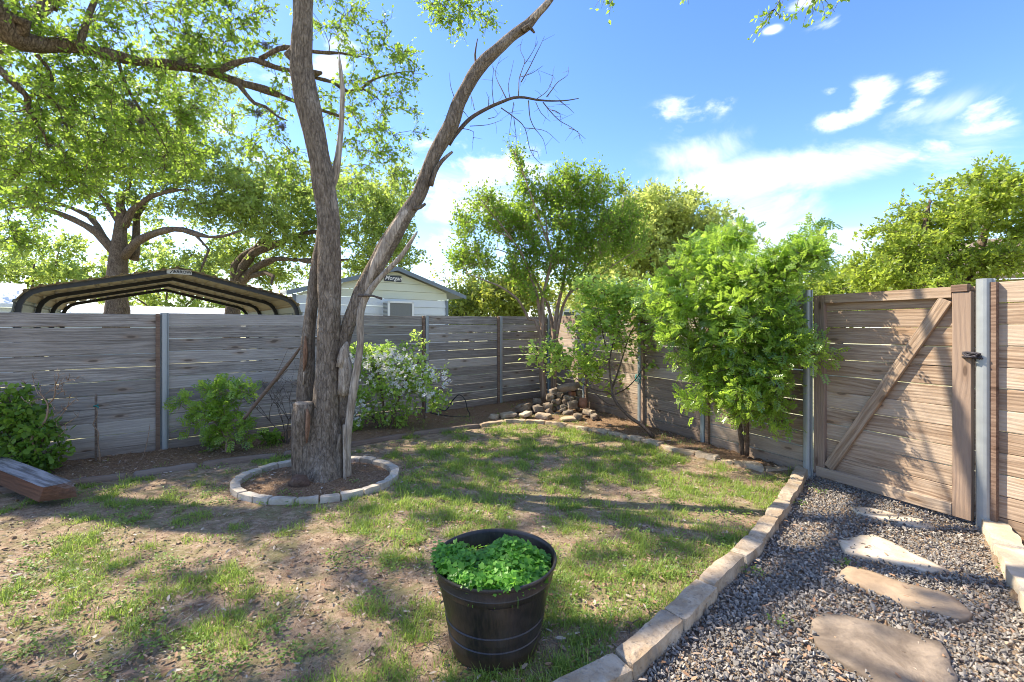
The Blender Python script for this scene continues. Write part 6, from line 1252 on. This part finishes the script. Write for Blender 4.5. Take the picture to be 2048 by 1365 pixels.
# ------------------------------------------------------------------ shed with AC unit
def shed():
    K = 16000; p0 = plane_pt(K, 571); p1 = plane_pt(K, 925); W_ = np.linalg.norm(p1 - p0); ud = (p1 - p0) / W_; wd = np.array([-ud[1], ud[0]]); ang = math.atan2(ud[1], ud[0])
    e = empty('garden_shed', (*p0, 0), 'white metal-sided gable shed with grey trim behind the fence, part hidden by the bare tree', 'shed')
    def u_of(x): q = plane_pt(K, x) - p0; return float(np.dot(q, ud))
    wl, wr, pk = u_of(588), u_of(893), u_of(790); zl, zr = 2.27, 2.36; zp = 3.02; D = 4.2
    def roofz(u): return zl + (zp - zl) * u / pk if u < pk else zp + (zr - zp) * (u - pk) / (W_ - pk)
    def loc(name, V, Fs, mat): me = mesh_np(name, V, Fs, mat, False); return mkobj(name, me, e, (0, 0, 0), ang)
    z = 0.0; h = .205; k = 0
    while z < zp - .08:
        zt = min(z + h - .006, zp - .07)
        def clip(zz):
            a, b_ = wl, wr
            if roofz(wl) - .05 < zz: a = pk * (zz + .05 - zl) / (zp - zl)
            if roofz(wr) - .05 < zz: b_ = W_ - (W_ - pk) * (zz + .05 - zr) / (zp - zr)
            return a, b_
        a0, b0 = clip(z); a1, b1 = clip(zt)
        if b1 <= a1 + .05: break
        zm = z + (zt - z) * .55; am, bm_ = clip(zm)
        V = [(a0, -.018, z), (b0, -.018, z), (bm_, -.006, zm), (am, -.006, zm), (b1, .0, zt), (a1, .0, zt), (a0, .02, z), (b0, .02, z), (b1, .02, zt), (a1, .02, zt)]
        loc('siding_panel', V, [[[0, 1, 2, 3], [3, 2, 4, 5], [6, 9, 8, 7], [0, 6, 7, 1], [5, 4, 8, 9]]], M['white'] if z < 2.15 else M['creamw']); z += h; k += 1
    # other walls
    mb = MB(); mb.box((wl + .02, D / 2, 1.1), (.02, D / 2 - .03, 1.1)); mb.box((wr - .02, D / 2, 1.1), (.02, D / 2 - .03, 1.1)); mb.box(((wl + wr) / 2, D, 1.1), ((wr - wl) / 2, .02, 1.1)); mkobj('wall', mb.mesh('wall', M['white'], False), e, (0, 0, 0), ang)
    for x in (wl, wr):
        mb = MB(); mb.box((x, -.012, 1.13), (.035, .03, 1.13)); mkobj('corner_trim', mb.mesh('corner_trim', M['trim'], False), e, (0, 0, 0), ang)
    for (ua, za, ub, zb) in ((-.02, zl - .01, pk, zp), (pk, zp, W_ + .02, zr - .01)):
        V = [(ua, -.16, za), (ub, -.16, zb), (ub, D, zb), (ua, D, za), (ua, -.16, za + .06), (ub, -.16, zb + .06), (ub, D, zb + .06), (ua, D, za + .06)]
        loc('roof', V, [[[0, 1, 2, 3], [4, 7, 6, 5], [0, 4, 5, 1], [1, 5, 6, 2], [2, 6, 7, 3], [3, 7, 4, 0]]], M['grey'])
        V = [(ua, -.175, za - .04), (ub, -.175, zb - .04), (ub, -.163, zb - .04), (ua, -.163, za - .04), (ua, -.175, za + .065), (ub, -.175, zb + .065), (ub, -.163, zb + .065), (ua, -.163, za + .065)]
        loc('fascia', V, [[[0, 1, 2, 3], [4, 7, 6, 5], [0, 4, 5, 1], [1, 5, 6, 2], [2, 6, 7, 3], [3, 7, 4, 0]]], M['trim'])
    us = u_of(785); ds = plane_pt(K, 785)[1]; zs = HC + (HY - 558) / F * ds
    mb = MB(); mb.box((us, -.028, zs), (.235, .012, .075)); mkobj('name_sign', mb.mesh('name_sign', M['signdark'], False), e, (0, 0, 0), ang)
    text('Morgan', .15, e, Vector((*(ud * us - wd * .044), zs - .035)), ang, M['letter'], shear=.35, bold=.002)
    return e, p0, ud, wd, ang, u_of, K
sh, sp0, sud, swd, sang, su, sK = shed()
def ac():
    ua, ub = su(764), su(818); d = plane_pt(sK, 790)[1]; zt = HC + (HY - 604) / F * d; zb = zt - .45; c = sp0 + sud * (ua + ub) / 2 - swd * .18; W_ = (ub - ua) * .95
    e = empty('air_conditioner', (*c, zb), 'white window air conditioner sticking out of the shed wall', 'air conditioner')
    def bx(name, cx, cy, cz, hx, hy, hz, mat): mb = MB(); mb.box((cx, cy, cz), (hx, hy, hz)); return mkobj(name, mb.mesh(name, M[mat], False), e, (0, 0, 0), sang)
    bx('casing', 0, .02, .225, W_ / 2 - .005, .14, .215, 'acwhite'); bx('coil', 0, -.125, .22, W_ / 2 - .06, .008, .18, 'acgrill')
    for k in range(11): bx('louver', -W_ / 2 - .001, .02, .05 + k * .034, .006, .12, .006, 'acgrill') if k < 11 else None
    bx('frame', -W_ / 2 + .025, -.135, .22, .028, .012, .22, 'acwhite'); bx('frame', W_ / 2 - .025, -.135, .22, .028, .012, .22, 'acwhite'); bx('frame', 0, -.137, .425, W_ / 2, .010, .022, 'acwhite')
ac()
# other houses seen in slivers
def house(name, label, px0, px1, d0, d1, ztop, zroof, wmat, rmat, wins=(), depth=6, over=.3):
    a = P(px0, HY, d0); b_ = P(px1, HY, d1); a2, b2 = xy(a), xy(b_); l, t, ang = seg(a2, b2); e = empty(name, (*a2, 0), label, 'building')
    def bx(nm, c, h, mat): mb = MB(); mb.box(c, h); return mkobj(nm, mb.mesh(nm, M[mat], False), e, (0, 0, 0), ang)
    n = int(ztop / .22)
    for k in range(n): 
        mb = MB(); zz = ztop - (k + 1) * ztop / n; V = [(0, -.015, zz), (l, -.015, zz), (l, 0, zz + ztop / n), (0, 0, zz + ztop / n), (0, .05, zz), (l, .05, zz), (l, .05, zz + ztop / n), (0, .05, zz + ztop / n)]
        me = mesh_np('siding_panel', V, [[[0, 1, 2, 3], [0, 4, 5, 1], [3, 2, 6, 7], [4, 7, 6, 5], [0, 3, 7, 4], [1, 5, 6, 2]]], M[wmat], False); mkobj('siding_panel', me, e, (0, 0, 0), ang)
    bx('wall', (l / 2, depth / 2 + .06, ztop / 2), (l / 2 - .01, depth / 2, ztop / 2), wmat)
    V = [(-over, -over, ztop), (l + over, -over, ztop), (l + over, depth / 2, zroof), (-over, depth / 2, zroof), (-over, -over, ztop + .12), (l + over, -over, ztop + .12), (l + over, depth / 2, zroof + .12), (-over, depth / 2, zroof + .12)]
    me = mesh_np('roof', V, [[[0, 1, 2, 3], [4, 7, 6, 5], [0, 4, 5, 1], [1, 5, 6, 2], [2, 6, 7, 3], [3, 7, 4, 0]]], M[rmat], False); mkobj('roof', me, e, (0, 0, 0), ang)
    for (u, z, hw, hh) in wins:
        fr = bx('window', (u, -.04, z), (hw + .06, .02, hh + .06), 'acwhite'); mb = MB(); mb.box((u, -.065, z), (hw, .006, hh)); mkobj('pane', mb.mesh('pane', M['glass'], False), fr)
house('neighbour_house', 'white building with pale roof at the far left edge beyond the fence', -260, 26, 13, 15, 2.15, 2.95, 'white', 'acwhite', depth=4)
house('neighbour_house', 'low long building with a light roof seen under the carport arch', 100, 470, 19, 24, 2.0, 2.42, 'white', 'acwhite', depth=3)
house('neighbour_house', 'white building glimpsed behind the crape myrtle stems', 1105, 1180, 24, 24, 2.7, 3.1, 'white', 'acwhite', [(.9, 1.9, .3, .4)], depth=4)
house('neighbour_house', 'beige sided house half hidden by the right oak', 1790, 2330, 19, 15, 3.3, 5.3, 'beige', 'roofdk', [(2.6, 2.6, .45, .55), (5.2, 2.6, .45, .55)], depth=8, over=.4)
